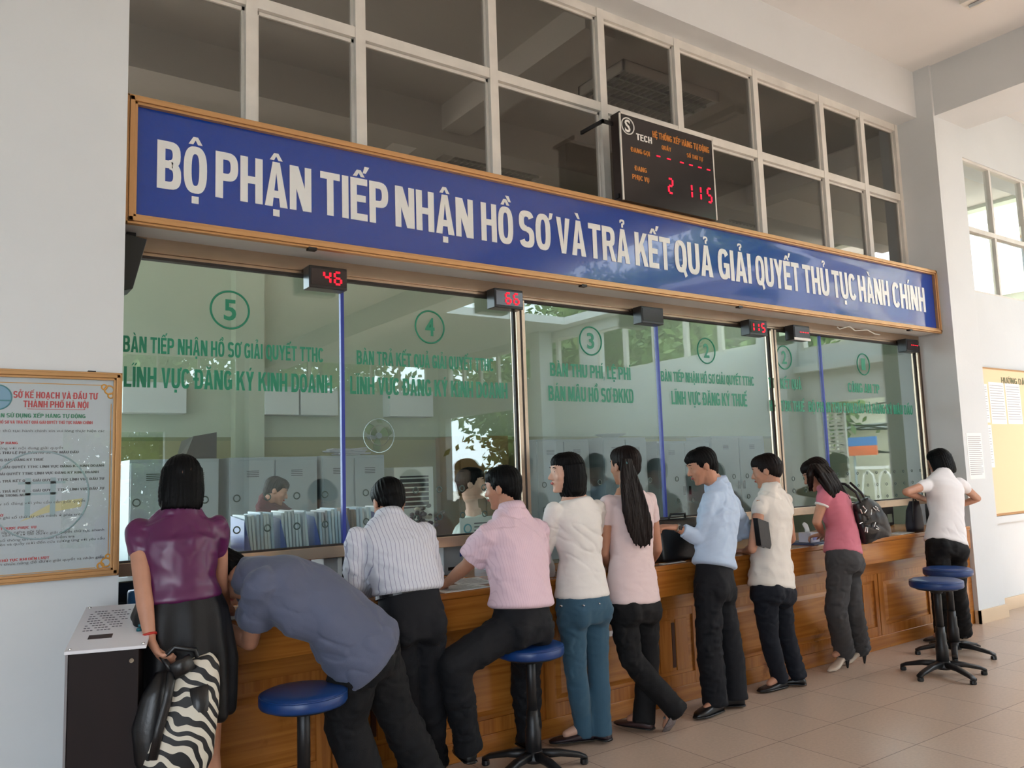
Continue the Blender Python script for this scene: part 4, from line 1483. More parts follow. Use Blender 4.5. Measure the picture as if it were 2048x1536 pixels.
    tag(ob, label, 'person', group)
    # eyes, brows, lips
    def HP(a, b, h): return hd_+(hf*a+hr*b+hu*h)*hs
    for sd in (-1, 1):
        e = MB().ell(HP(0.0755, sd*0.030, 0.014), hr*0.0098, hf*0.0060, hu*0.0052, 12, 8).build('eye', M_eyew, ob, smooth=True)
        MB().ell(HP(0.0800, sd*0.030, 0.014), hr*0.0060, hf*0.0042, hu*0.0056, 10, 6).build('iris', M_iris, e, smooth=True)
        MB().tube([HP(0.086, sd*0.016, 0.034), HP(0.088, sd*0.03, 0.039), HP(0.078, sd*0.047, 0.034)], [0.0025, 0.003, 0.0018], 8).build('eyebrow', look['hairmat'], ob, smooth=True)
    MB().ell(HP(0.0935, 0, -0.052), hr*0.020, hf*0.0065, hu*0.0075, 12, 8).build('lips', M_lips, ob, smooth=True)
    # hair ------------------------------------------------------------
    hm = MB()
    style = look['hair']
    hg = look.get('hair_grow', 0.0)
    hm.ell(HP(-0.020, 0, 0.034), hr*(0.085+hg)*hs, hf*(0.096+hg)*hs, hu*(0.090+hg)*hs, 24, 14)
    hm.ell(HP(0.014, 0, 0.062), hr*(0.074+hg)*hs, hf*(0.078+hg)*hs, hu*(0.060+hg)*hs, 20, 10)
    hm.ell(HP(-0.048, 0, -0.005), hr*(0.070+hg)*hs, hf*(0.060+hg)*hs, hu*(0.068+hg)*hs, 20, 10)
    if style == 'short':
        for sd in (-1, 1):
            hm.cap(HP(0.004, sd*0.070, 0.03), HP(0.006, sd*0.068, 0.004), 0.017, 0.010)
        hm.cap(HP(-0.062, 0, -0.02), HP(-0.052, 0, -0.062), 0.045, 0.036)
        hm.cap(HP(0.06, -0.02, 0.078), HP(0.07, 0.035, 0.068), 0.026, 0.020)
    elif style == 'bob':
        L_ = look.get('hair_len', 0.12)
        rings = []
        for (h, a, w_, dp) in ((0.05, -0.022, 0.088, 0.088), (0.0, -0.026, 0.093, 0.084), (-0.05, -0.028, 0.096, 0.080), (-L_*0.8, -0.028, 0.092, 0.074), (-L_, -0.026, 0.080, 0.066)):
            rings.append((HP(a, 0, h), hr*(w_+hg)*hs, hf*(dp+hg)*hs))
        hm.loft(rings, 28, 2.4)
    elif style in ('long', 'ponytail', 'up'):
        pass
    if style == 'long':
        rings = []
        for (h, a, w_, dp) in ((0.05, -0.022, 0.087, 0.086), (0.0, -0.026, 0.090, 0.080), (-0.06, -0.03, 0.086, 0.068)):
            rings.append((HP(a, 0, h), hr*(w_+hg)*hs, hf*(dp+hg)*hs))
        hm.loft(rings, 28, 2.4)
    if style == 'up':
        hm.cap(HP(-0.075, 0, 0.03), HP(-0.070, 0, -0.02), 0.045, 0.034)
    for (pts, rad, fl, fd) in look.get('locks', []):
        hm.tube([Vector(p) for p in pts], rad, 16, fl, fd)
    for (p0, p1, a, b) in look.get('hair_caps', []):
        hm.cap(HP(*p0), HP(*p1), a, b)
    if look.get('bald'):
        pass
    ho = hm.build('hair', look['hairmat'], ob)
    hme = remesh(ho, 0.0050, 3)
    O = np.array(hd_-origin)
    RR, FF, UU = np.array(hr), np.array(hf), np.array(hu)

    def strands(co):
        q = co-O
        x, y, z = q@RR, q@FF, q@UU
        ang = np.arctan2(x, -y)
        zz = np.where(z > 0.03, 0, z)
        a = np.where(z < -0.09, x*11.0, ang)
        return 0.0013*np.sin(a*34+3*np.sin(zz*14+a*3))+0.0012*np.sin(a*61+2.0*np.sin(zz*9)+1.3)
    displace(hme, strands)
    # upper clothing ---------------------------------------------------
    top = look.get('top')
    if top:
        tm = MB()
        g = top.get('grow', 0.012)
        hem = top.get('hem', -0.06)
        R = torso_rings(g, low=hem, loose=top.get('loose', 0.016 if top.get('blouse') else 0.006))
        if top.get('scoop'):
            R = R[:-1]+[(nk-t3*0.02, r3*0.085, f3*0.06)]
        R = [R[0]]+R
        q_ = 0.90 if top.get('blouse') else 0.985
        R[0] = (R[1][0]-t0*0.012, R[1][1]*q_, R[1][2]*q_)
        tm.loft(R, 28, 2.25)
        sl_ = top.get('sleeve', 'short')
        gs = top.get('sgrow', 0.014)
        for (sd, s_, e, w_) in arms:
            s2 = s_-(s_-ch)*0.10
            if sl_ == 'short':
                c_ = top.get('slen', 0.62)
                m_ = lerp(s_, e, c_)
                tm.cap(s2, s_, ar[0]+0.014, ar[0]+0.012)
                d_ = (e-s_).normalized()
                tm.tube([s_-d_*0.01, lerp(s_, e, c_*0.55), m_], [ar[0]+gs, ar[0]+gs*1.25, ar[0]*0.93+gs*1.45], 18)
            elif sl_ == 'puff':
                m_ = lerp(s_, e, 0.36)
                tm.cap(s_, lerp(s_, m_, 0.5), ar[0]+0.010, ar[0]+0.015)
                tm.cap(lerp(s_, m_, 0.5), m_, ar[0]+0.015, ar[0]+0.005)
            elif sl_ == 'cap':
                m_ = lerp(s_, e, 0.13)
                tm.cap(s2, m_, ar[0]+0.018, ar[0]+0.015)
            elif sl_ == 'long':
                c_ = top.get('flen', 0.9)
                m_ = lerp(e, w_, c_)
                tm.cap(s_, lerp(s_, e, 0.5), ar[0]+0.012, ar[0]+0.012); tm.cap(lerp(s_, e, 0.5), e, ar[0]+0.012, ar[1]+0.016)
                tm.tube([e, lerp(e, m_, 0.5), m_], [ar[1]+0.018, ar[1]+0.014, ar[3]+0.020], 18)
                tm.cap(e, lerp(e, m_, 0.2), ar[1]+0.018, ar[1]+0.016)
        if top.get('collar'):
            tm.tube([nk-t3*0.005-f3*0.002, nk+t3*0.03-f3*0.004], [0.073 if man else 0.062, 0.066 if man else 0.056], 20)
        to_ = tm.build(top.get('name', 'shirt'), top['mat'], ob)
        mm = remesh(to_, 0.0065, 16)
        fd_ = folds(top.get('seed', 3), 2.3*top.get('amp', 0.0045), top.get('horiz', 0.55), 2.0*top.get('freq', 13))
        P0, T0 = np.array(pel+t0*hem-origin), np.array(t0)
        displace(mm, lambda co: np.clip(fd_(co), -0.0045, 0.03)*np.clip(((co-P0)@T0)/0.06, 0.12, 1.0)+0.004*np.clip(1-((co-P0)@T0)/0.04, 0, 1))
        if top.get('collar'):
            ra_, rb_ = (0.078, 0.067) if man else (0.068, 0.059)
            MB().loft([(nk-t3*0.012-f3*0.006, r3*ra_*1.05, f3*ra_), (nk+t3*0.012-f3*0.006, r3*ra_, f3*ra_*0.97), (nk+t3*0.036-f3*0.006, r3*rb_, f3*rb_), (nk+t3*0.034-f3*0.006, r3*rb_*0.93, f3*rb_*0.93), (nk+t3*0.0-f3*0.006, r3*rb_*0.9, f3*rb_*0.9)], 28).build('collar', top['mat'], ob, smooth=True)
        if top.get('cuffmat'):
            for (sd, s_, e, w_) in arms:
                m_ = lerp(s_, e, 0.36)
                dd = (e-s_).normalized()
                MB().tube([m_-dd*0.004+dd*0.012, m_+dd*0.022], ar[0]+0.010, 16).build('sleeve_trim', top['cuffmat'], ob, smooth=True)
    bt = look.get('bottom')
    if bt:
        bm_ = MB()
        kind = bt.get('kind', 'trousers')
        if kind == 'trousers':
            g = bt.get('grow', 0.010)
            R = torso_rings(g, low=-0.11)[:2]
            rz_ = bt.get('rise', 0.75)
            wq = ((0.158 if man else 0.164)*(1-rz_)+(0.142 if man else 0.120)*rz_)*fat
            R.append((lerp(pel, wa, rz_), (r0+r1).normalized()*(wq+g), (f0+f1).normalized()*(0.101*fat+g)))
            bm_.loft(R, 28, 2.3)
            bm_.ell(pel-f0*0.055+r0*0.075-t0*0.045, r0*0.082*fat, f0*0.082*fat, t0*0.095, 16, 9)
            bm_.ell(pel-f0*0.055-r0*0.075-t0*0.045, r0*0.082*fat, f0*0.082*fat, t0*0.095, 16, 9)
            cr, kr_, hr_ = bt.get('w', (0.094, 0.066, 0.066))
            for (sd, h_, kn, an) in legs:
                end = an+(an-kn).normalized()*bt.get('drop', 0.03)
                bm_.cap(h_, lerp(h_, kn, 0.5), cr*fat, (cr+kr_)/2*fat)
                bm_.cap(lerp(h_, kn, 0.5), kn, (cr+kr_)/2*fat, kr_)
                bm_.tube([kn-(kn-h_).normalized()*0.01, lerp(kn, an, 0.35), lerp(kn, an, 0.75), end], [kr_, kr_*1.02, hr_*0.96, hr_], 20)
            bo = bm_.build(bt.get('name', 'trousers'), bt['mat'], ob)
            mm = remesh(bo, 0.0085, 10)
            fd2 = folds(bt.get('seed', 11), 3.2*bt.get('amp', 0.0045), bt.get('horiz', 0.45), 27)
            P1, T1 = np.array(pel-origin), np.array(t0)
            displace(mm, lambda co: np.clip(fd2(co), -0.003, 0.02)*np.clip((0.10-((co-P1)@T1))/0.12, 0.0, 1.0))
            if bt.get('belt'):
                c_ = lerp(pel, wa, bt.get('rise', 0.75)-0.02)
                tt, ra, fa = t0, (r0+r1).normalized(), (f0+f1).normalized()
                w1, w2 = (0.150 if man else 0.138)*fat+g+0.008, 0.101*fat+g+0.008
                MB().loft([(c_-tt*0.018, ra*w1, fa*w2), (c_+tt*0.018, ra*w1*0.99, fa*w2*0.99)], 40, 2.25).build('belt', mat('black_leather', (16, 15, 16), 0.3), ob, smooth=False)
        else:
            z0 = bt['hemz']
            rings = []
            c0 = lerp(pel, wa, 1.0)
            rings.append((c0, r1*0.128, f1*0.102))
            rings.append((pel+t0*0.0, r0*0.178, f0*0.135))
            hc = V3(pel.x, pel.y, z0)+bt.get('shift', V3(0, 0, 0))
            rings.append((lerp(pel, hc, 0.5), r*0.205, f0*0.16))
            rings.append((hc, r*bt.get('flare', 0.235), f0*0.19))
            rings.append((hc+V3(0, 0, -0.004), r*bt.get('flare', 0.235)*0.97, f0*0.18))
            bm_.loft(rings, 36, 2.1)
            bo = bm_.build(bt.get('name', 'skirt'), bt['mat'], ob)
            mm = remesh(bo, 0.008, 4)
            O2 = np.array(pel-origin)
            r_np, f_np = np.array(r), np.array(J['fwd'])

            def pleat(co):
                q = co-O2
                a = np.arctan2(q@r_np, q@f_np)
                return np.clip((0.15-q[:, 2])/0.5, 0, 1)*0.014*np.sin(a*9+0.7*np.sin(a*3))
            displace(mm, pleat)
    sh_ = look.get('shoe', 'shoe')
    for (sd, h_, kn, an) in legs:
        td = J['toe'+sd].normalized()
        side = td.cross(V3(0, 0, 1)).normalized()
        m = MB()
        sm = look.get('shoemat', M_black)
        if sh_ == 'custom'+sd or look.get('noshoe'+sd):
            continue
        base = V3(an.x, an.y, an.z-0.075)
        if sh_ in ('shoe', 'flat'):
            hh = 0.05 if sh_ == 'shoe' else 0.028
            rings = []
            for (q, wv, ht) in ((-0.055, 0.020, hh*0.9), (-0.045, 0.032, hh*1.5), (0.0, 0.036, hh*1.7), (0.06, 0.040, hh*1.15), (0.12, 0.043, hh*0.85), (0.165, 0.036, hh*0.62), (0.195, 0.016, hh*0.35)):
                rings.append((base+td*q+V3(0, 0, ht*0.5+0.004), side*wv, V3(0, 0, ht*0.5)))
            m.loft(rings, 18, 2.8)
            so2 = m.build('shoe', sm, ob, smooth=True)
            s2 = MB()
            rings = [(base+td*q+V3(0, 0, 0.006), side*(wv+0.003), V3(0, 0, 0.006)) for (q, wv) in ((-0.058, 0.02), (-0.045, 0.033), (0.0, 0.036), (0.12, 0.044), (0.165, 0.037), (0.198, 0.016))]
            s2.loft(rings, 18, 3).build('sole', M_black, so2, smooth=True)
            if look.get('socks'):
                MB().cap(an+V3(0, 0, -0.02), an+V3(0, 0, 0.06), 0.040, 0.042).build('sock', look['socks'], ob, smooth=True)
        elif sh_ == 'heel':
            lift = 0.075
            rings = []
            for (q, wv, zc, ht) in ((-0.045, 0.022, lift, 0.05), (-0.03, 0.030, lift, 0.06), (0.03, 0.029, lift*0.72, 0.045), (0.09, 0.038, lift*0.22, 0.036), (0.13, 0.037, lift*0.08, 0.03), (0.175, 0.014, lift*0.04, 0.018)):
                rings.append((V3(base.x, base.y, 0)+td*q+V3(0, 0, zc+ht*0.5), side*wv, V3(0, 0, ht*0.5)))
            so2 = m.loft(rings, 18, 2.6).build('shoe', sm, ob, smooth=True)
            MB().cap(V3(base.x, base.y, 0)-td*0.03+V3(0, 0, 0.008), V3(base.x, base.y, 0)-td*0.032+V3(0, 0, lift), 0.0075, 0.019).build('heel', M_black, so2, smooth=True)
    P.ob = ob; P.P = HP; P.arms = arms; P.legs = legs; P.frames = (t0, r0, f0, t1, r1, f1, t2, r2_, f2, t3, r3, f3); P.origin = origin
    P.nk, P.ch, P.pel, P.wa = nk, ch, pel, wa
    P.hf, P.hr, P.hu = hf, hr, hu
    return P


def fan(pts, spread, n, r0, seed=1, axis=V3(1, 0, 0), dep=0.012):
    """many thin tapering locks that follow one path and spread sideways"""
    rs = np.random.RandomState(seed)
    out = []
    m = len(pts)
    for i in range(n):
        u = -1+2*(i+0.5)/n
        cut = 1.0-0.16*rs.rand()-0.10*abs(u)
        ps, rr = [], []
        for j in range(m):
            t = j/(m-1)*cut
            k_ = t*(m-1); a_ = int(min(k_, m-2)); f_ = k_-a_
            p = lerp(pts[a_], pts[a_+1], f_)
            sp_ = spread[a_]*(1-f_)+spread[a_+1]*f_
            ps.append(p+axis*u*sp_+V3(0, (rs.rand()-0.5)*dep, 0))
            rr.append(r0*(1-0.65*(j/(m-1))**2.5) if j < m-1 else r0*0.25)
        out.append((ps, rr, 0.8, (0, 1, 0)))
    return out


XV, YV, ZV = V3(1, 0, 0), V3(0, 1, 0), V3(0, 0, 1)


def foot(px, py):
    p = UZ(px, py, 0.0)
    return p


def facing(deg):
    """unit forward for a person turned deg from +Y towards +X; and their right"""
    a = math.radians(deg)
    f_ = V3(math.sin(a), math.cos(a), 0)
    return f_, V3(math.cos(a), -math.sin(a), 0)


PEOPLE = {}
# --- woman in purple
f_, r_ = facing(6)
pel = U(360, 1222, -0.80)
J = dict(right=r_, fwd=f_, pel=pel, waist=U(359, 1160, -0.80), chest=U(358, 1056, -0.775), neck=U(360, 1018, -0.765), head=U(362, 966, -0.735), face=f_+V3(0, 0, -0.35),
         elL=U(285, 1172, -0.86), wrL=U(300, 1278, -0.93), elR=U(440, 1178, -0.72), wrR=U(452, 1212, -0.47),
         hdL=U(325, 1322, -1.0)-U(300, 1278, -0.93), pnL=V3(0.6, 0.2, 0.6))
for s_, q in (('R', 1), ('L', -1)):
    J['kn'+s_] = V3(pel.x, pel.y, 0.46)+r_*0.075*q+V3(0.03, 0, 0)
    J['an'+s_] = V3(pel.x, pel.y, 0.10)+r_*0.07*q+V3(0.05, -0.02, 0)
    J['toe'+s_] = f_
PEOPLE['purple'] = person('woman with black bob in a shiny purple blouse and black skirt, leftmost', J,
    dict(skin=M_skin, hairmat=M_hair, hair='bob', hair_len=0.125, hair_grow=-0.010, bare_legs=True, sw=0.146,
         top=dict(name='blouse', mat=cloth_mat('purple_satin', (84, 18, 72), 0.36, sheen=0.0, weave=False, spec=0.6), sleeve='puff', grow=0.010, hem=0.06, seed=4, amp=0.004, horiz=0.3),
         bottom=dict(kind='skirt', mat=cloth_mat('black_skirt', (24, 23, 26), 0.5), hemz=0.62, flare=0.185, shift=V3(0.02, 0.02, 0)), shoe='flat', curlL=0.9))
W_ = PEOPLE['purple']
a_ = J['wrL']
d_ = (J['elL']-J['wrL']).normalized()
MB().tube([a_+d_*0.012, a_+d_*0.020], 0.027, 18).build('red_bracelet', mat('red_bead', (180, 40, 30), 0.4), W_.ob, smooth=True)

# --- bending man in grey
f_, r_ = facing(-38)
pel = U(722, 1296, -0.86)
J = dict(right=r_, fwd=f_, pel=pel, waist=U(660, 1225, -0.84), chest=U(535, 1160, -0.74), neck=U(482, 1152, -0.68), head=U(452, 1150, -0.60), face=V3(-0.55, 0.45, -0.7), head_up=V3(-0.75, 0.45, 0.25),
         right_sh=V3(0.42, 0.90, -0.1),
         elL=U(500, 1284, -0.70), wrL=U(428, 1246, -0.56), elR=U(470, 1195, -0.30), wrR=U(430, 1205, -0.30), pnL=V3(0, 0, -1), pnR=V3(0, 0, -1))
J['anL'] = V3(1.62, -0.84, 0.10); J['anR'] = V3(1.93, -0.80, 0.10)
J['knL'] = lerp(pel, J['anL'], 0.5)+V3(-0.10, 0.02, 0.03); J['knR'] = lerp(pel, J['anR'], 0.5)+V3(0.0, 0.04, 0.03)
J['toeL'] = J['toeR'] = f_
PEOPLE['grey'] = person('man in a slate grey short-sleeved shirt bending deep over the counter behind the nearest stool', J,
    dict(man=True, skin=M_skin, hairmat=M_hair, hair='short', fat=1.08,
         top=dict(mat=cloth_mat('slate_shirt', (92, 98, 120), 0.85), sleeve='short', slen=0.66, sgrow=0.024, grow=0.026, hem=-0.06, seed=8, amp=0.005, horiz=0.4, freq=9),
         bottom=dict(mat=cloth_mat('black_trousers', (22, 22, 26), 0.8), w=(0.105, 0.088, 0.085))))

# --- striped shirt man
f_, r_ = facing(2)
pel = U(822, 1235, -0.66)
J = dict(right=r_, fwd=f_, pel=pel, waist=U(815, 1170, -0.63), chest=U(783, 1072, -0.55), neck=U(778, 1037, -0.51), head=U(777, 1004, -0.44), face=f_+V3(0, 0, -0.9), head_up=V3(0, 0.55, 1),
         elL=U(707, 1165, -0.55), wrL=U(745, 1180, -0.40), elR=U(868, 1158, -0.55), wrR=U(850, 1178, -0.35), pnL=V3(0, 0, -1), pnR=V3(0, 0, -1))
J['anL'] = foot(826, 1572)+V3(0, 0, 0.09); J['anR'] = foot(868, 1562)+V3(0, 0, 0.09)
J['knL'] = U(808, 1400, -0.58); J['knR'] = U(858, 1400, -0.58)
J['toeL'] = J['toeR'] = f_
PEOPLE['striped'] = person('man in a white pin-striped long-sleeved shirt hunched over the counter', J,
    dict(man=True, skin=M_skin, hairmat=M_hair, hair='short', fat=0.98, sw=0.18,
         top=dict(mat=cloth_mat('striped_shirt', (206, 208, 218), 0.8, stripes=(0.019, 0.13, (150, 150, 172))), sleeve='long', sgrow=0.02, grow=0.022, hem=0.132, seed=21, amp=0.006, collar=True, blouse=True),
         bottom=dict(mat=cloth_mat('navy_black_trousers', (24, 26, 34), 0.8), w=(0.098, 0.078, 0.072), belt=True, rise=0.86)))

# --- seated man in pink
f_, r_ = facing(-14)
pel = V3(2.55, -0.72, 0.735)
pel = U(1043, 1240, -0.72)
J = dict(right=r_, fwd=f_, pel=pel, waist=U(1042, 1180, -0.71), chest=U(1028, 1062, -0.60), neck=U(1022, 1020, -0.57), head=U(1006, 976, -0.53), face=V3(-0.55, 0.85, -0.25), head_up=V3(-0.1, 0.12, 1),
         elL=U(935, 1130, -0.50), wrL=U(893, 1166, -0.36), elR=U(1075, 1140, -0.42), wrR=U(1040, 1160, -0.30), pnL=V3(0, 0, -1), pnR=V3(0, 0, -1))
J['knL'] = U(905, 1330, -0.72); J['anL'] = U(936, 1490, -0.62)
J['knR'] = U(1050, 1340, -0.45); J['anR'] = V3(2.72, -0.46, 0.09)
J['toeL'] = V3(0.25, 0.9, 0); J['toeR'] = V3(0.2, 0.9, 0)
PEOPLE['pink'] = person('man in a pale pink short-sleeved shirt sitting on a blue stool', J,
    dict(man=True, skin=M_skin, hairmat=M_hair, hair='short', fat=1.02, sw=0.185, socks=mat('sock_grey', (170, 168, 165), 0.8),
         top=dict(mat=cloth_mat('pink_shirt', (224, 196, 208), 0.8, stripes=(0.012, 0.2, (214, 184, 198))), sleeve='short', slen=0.78, sgrow=0.026, grow=0.024, hem=0.080, seed=31, amp=0.006, collar=True, blouse=True, freq=11),
         bottom=dict(mat=cloth_mat('dark_trousers', (24, 26, 33), 0.8), w=(0.098, 0.082, 0.070), belt=True, rise=0.55)))

# --- woman in white knit and jeans
f_, r_ = facing(-2)
pel = U(1165, 1205, -0.58)
J = dict(right=r_, fwd=f_, pel=pel, waist=U(1161, 1118, -0.57), chest=U(1152, 1018, -0.57), neck=U(1146, 990, -0.56), head=U(1133, 946, -0.55), face=V3(-1, 0.35, -0.05), head_up=V3(-0.05, 0.0, 1),
         elL=U(1086, 1110, -0.46), wrL=U(1100, 1150, -0.30), elR=U(1192, 1100, -0.42), wrR=U(1178, 1140, -0.25), pnL=V3(0, 0, -1), pnR=V3(0, 0, -1))
J['anL'] = foot(1168, 1486)+V3(0, 0, 0.09); J['anR'] = foot(1205, 1484)+V3(0, 0, 0.09)
J['knL'] = U(1152, 1345, -0.59); J['knR'] = U(1196, 1340, -0.59)
J['toeL'] = V3(-0.9, 0.45, 0); J['toeR'] = V3(-0.2, 0.9, 0)
PEOPLE['knit'] = person('woman in a white knitted top and blue jeans turning her face to the left', J,
    dict(skin=M_skin2, hairmat=M_hair, hair='bob', hair_len=0.135, hair_grow=-0.002, sw=0.168,
         locks=fan([U(1150, 925, -0.55), U(1158, 958, -0.555), U(1163, 994, -0.56)], [0.060, 0.070, 0.066], 9, 0.024, 12, V3(0.25, 1, 0), 0.02),
         top=dict(name='knit_top', mat=cloth_mat('white_knit', (228, 224, 220), 0.85), sleeve='long', grow=0.008, hem=0.045, seed=41, amp=0.0025, scoop=True, freq=10),
         bottom=dict(name='jeans', mat=cloth_mat('blue_denim', (52, 84, 104), 0.85), w=(0.090, 0.060, 0.055), rise=0.35, amp=0.0035, drop=0.05), shoe='flat', shoemat=mat('dark_shoe', (36, 22, 30), 0.5)))

W_ = PEOPLE['knit']
for (px, py) in ((1122, 1212), (1167, 1211), (1198, 1207)):
    c = U(px, py, -0.713)
    MB().ell(c, V3(0.006, 0, 0), V3(0, 0.012, 0), V3(0, 0, 0.006), 10, 6).build('rivet', M_chrome, W_.ob, smooth=True)

# --- ponytail woman
f_, r_ = facing(0)
pel = U(1266, 1205, -0.58)
hd_ = U(1250, 932, -0.55)
J = dict(right=r_, fwd=f_, pel=pel, waist=U(1263, 1110, -0.57), chest=U(1258, 1004, -0.56), neck=U(1254, 978, -0.56), head=hd_, face=f_+V3(0.0, 0, -0.25),
         elL=U(1208, 1105, -0.50), wrL=U(1222, 1140, -0.30), elR=U(1315, 1098, -0.50), wrR=U(1300, 1128, -0.30), pnL=V3(0, 0, -1), pnR=V3(0, 0, -1))
J['anR'] = foot(1290, 1462)+V3(0, 0, 0.09); J['knR'] = U(1296, 1330, -0.57)
J['knL'] = U(1262, 1320, -0.62); an = U(1346, 1412, -0.74); J['anL'] = an
J['toeR'] = V3(-0.3, 0.9, 0); J['toeL'] = V3(-0.15, 0.5, -1.2)
J['tdnL'] = V3(0, 0, 0)
pt = [U(1252, 918, -0.655), U(1258, 955, -0.675), U(1268, 1000, -0.70), U(1278, 1045, -0.71), U(1286, 1085, -0.70), U(1290, 1100, -0.70)]
pt2 = [U(1254, 935, -0.66), U(1250, 980, -0.68), U(1252, 1030, -0.695), U(1258, 1060, -0.69)]
pt4 = [U(1262, 1000, -0.70), U(1275, 1050, -0.71), U(1270, 1085, -0.70), U(1268, 1098, -0.70)]
pt3 = [U(1256, 940, -0.66), U(1274, 990, -0.69), U(1296, 1035, -0.70), U(1306, 1070, -0.69)]
PEOPLE['pony'] = person('woman with long dark ponytail in pale pink top and black trousers, one heel raised', J,
    dict(skin=M_skin, hairmat=M_hairb, hair='ponytail', sw=0.172, noshoeL=True,
         locks=fan(pt, [0.018, 0.055, 0.090, 0.098, 0.078, 0.055], 20, 0.017, 3)+fan(pt[:3]+[U(1266, 1040, -0.70)], [0.012, 0.03, 0.03, 0.02], 5, 0.018, 5),
         top=dict(name='blouse', mat=cloth_mat('blush_top', (226, 204, 204), 0.8), sleeve='short', slen=0.42, sgrow=0.006, grow=0.010, hem=0.015, seed=51, amp=0.003, scoop=True),
         bottom=dict(mat=cloth_mat('black_slacks', (20, 19, 22), 0.8), w=(0.092, 0.066, 0.066), rise=0.1, drop=0.05), shoe='flat', shoemat=mat('dark_sandal', (60, 40, 40), 0.5)))
W_ = PEOPLE['pony']
MB().tube([U(1250, 925, -0.655), U(1251, 929, -0.658)], 0.020, 14).build('hair_tie', mat('teal_band', (40, 110, 120), 0.5), W_.ob)
td = J['toeL'].normalized()
side = XV
rings = [(an-td*0.045-YV*0.012, side*0.026, YV*0.012), (an-td*0.02-YV*0.030, side*0.030, YV*0.014), (an+td*0.06-YV*0.034, side*0.030, YV*0.012), (an+td*0.12-YV*0.026, side*0.038, YV*0.011), (an+td*0.17-YV*0.012, side*0.028, YV*0.010)]
s_ = MB().loft(rings, 16, 2.8).build('shoe', mat('silver_sandal', (170, 168, 176), 0.25, metal=0.8, noise_amt=0.4, noise_scale=60), W_.ob, smooth=True)
MB().tube([an+XV*0.04+td*0.07, an-YV*-0.03+td*0.075, an-XV*0.04+td*0.07], 0.007, 8).build('strap', M_black, s_)

# --- man in blue shirt
f_, r_ = facing(-22)
pel = U(1427, 1165, -0.62)
J = dict(right=r_, fwd=f_, pel=pel, waist=U(1430, 1110, -0.61), chest=U(1440, 1000, -0.57), neck=U(1432, 965, -0.56), head=U(1404, 932, -0.54), face=V3(-0.75, 0.45, -0.40), head_up=V3(-0.30, 0.20, 1),
         elL=U(1402, 1078, -0.60), wrL=U(1352, 1055, -0.52), elR=U(1490, 1060, -0.45), wrR=U(1450, 1080, -0.32), hdL=V3(-0.9, 0.3, 0.1), pnL=V3(0.1, 0.2, -1), pnR=V3(0, 0, -1))
J['anL'] = foot(1432, 1428)+V3(0, 0, 0.085); J['anR'] = foot(1472, 1415)+V3(0, 0, 0.085)
J['knL'] = U(1418, 1295, -0.65); J['knR'] = U(1460, 1290, -0.63)
J['toeL'] = V3(-0.9, -0.05, 0); J['toeR'] = V3(-0.7, 0.5, 0)
PEOPLE['blue'] = person('man in a light blue long-sleeved shirt looking down at papers, dark belt and trousers', J,
    dict(man=True, skin=M_skin, hairmat=M_hair, hair='short', fat=0.95, sw=0.175,
         top=dict(mat=cloth_mat('light_blue_shirt', (186, 206, 232), 0.8), sleeve='long', flen=0.72, sgrow=0.02, grow=0.020, hem=0.112, seed=61, amp=0.006, collar=True, blouse=True),
         bottom=dict(mat=MATS['navy_black_trousers'], w=(0.096, 0.080, 0.078), belt=True, rise=0.70)))
W_ = PEOPLE['blue']
d_ = (J['elL']-J['wrL']).normalized()
wt = MB().tube([J['wrL']+d_*0.004, J['wrL']+d_*0.018], 0.030, 18).build('wristwatch', M_chrome, W_.ob)
MB().lathe(J['wrL']+d_*0.01+V3(0, -0.03, 0.004), [(0.016, -0.004), (0.016, 0.004)], 16, 'y').build('watch_face', M_black, wt)

# --- woman in sleeveless white blouse
f_, r_ = facing(-8)
pel = U(1543, 1172, -0.62)
J = dict(right=r_, fwd=f_, pel=pel, waist=U(1543, 1095, -0.60), chest=U(1546, 1005, -0.57), neck=U(1541, 975, -0.56), head=U(1533, 942, -0.54), face=V3(-0.5, 0.8, -0.45), head_up=V3(-0.12, 0.2, 1),
         elL=U(1504, 1098, -0.60), wrL=U(1490, 1102, -0.36), elR=U(1583, 1078, -0.50), wrR=U(1560, 1095, -0.32), hdL=V3(-0.5, 0.8, 0), pnL=V3(0, 0, -1), pnR=V3(0, 0, -1))
J['anL'] = foot(1560, 1378)+V3(0, 0, 0.085); J['anR'] = foot(1596, 1372)+V3(0, 0, 0.085)
J['knL'] = U(1538, 1275, -0.60); J['knR'] = U(1572, 1270, -0.58)
J['toeL'] = V3(-0.95, 0.1, 0); J['toeR'] = V3(-0.5, 0.7, 0)
PEOPLE['sleeveless'] = person('woman with pinned-up hair in a sleeveless white blouse, a black book under her arm', J,
    dict(skin=M_skin, hairmat=M_hairb, hair='up', sw=0.165,
         top=dict(name='blouse', mat=cloth_mat('offwhite_blouse', (226, 220, 212), 0.8), sleeve='cap', grow=0.014, hem=0.0, seed=71, amp=0.0055, collar=True),
         bottom=dict(mat=cloth_mat('dark_denim', (28, 34, 48), 0.8), w=(0.090, 0.062, 0.058), rise=0.12), shoe='flat', shoemat=mat('black_flats', (20, 18, 20), 0.4)))

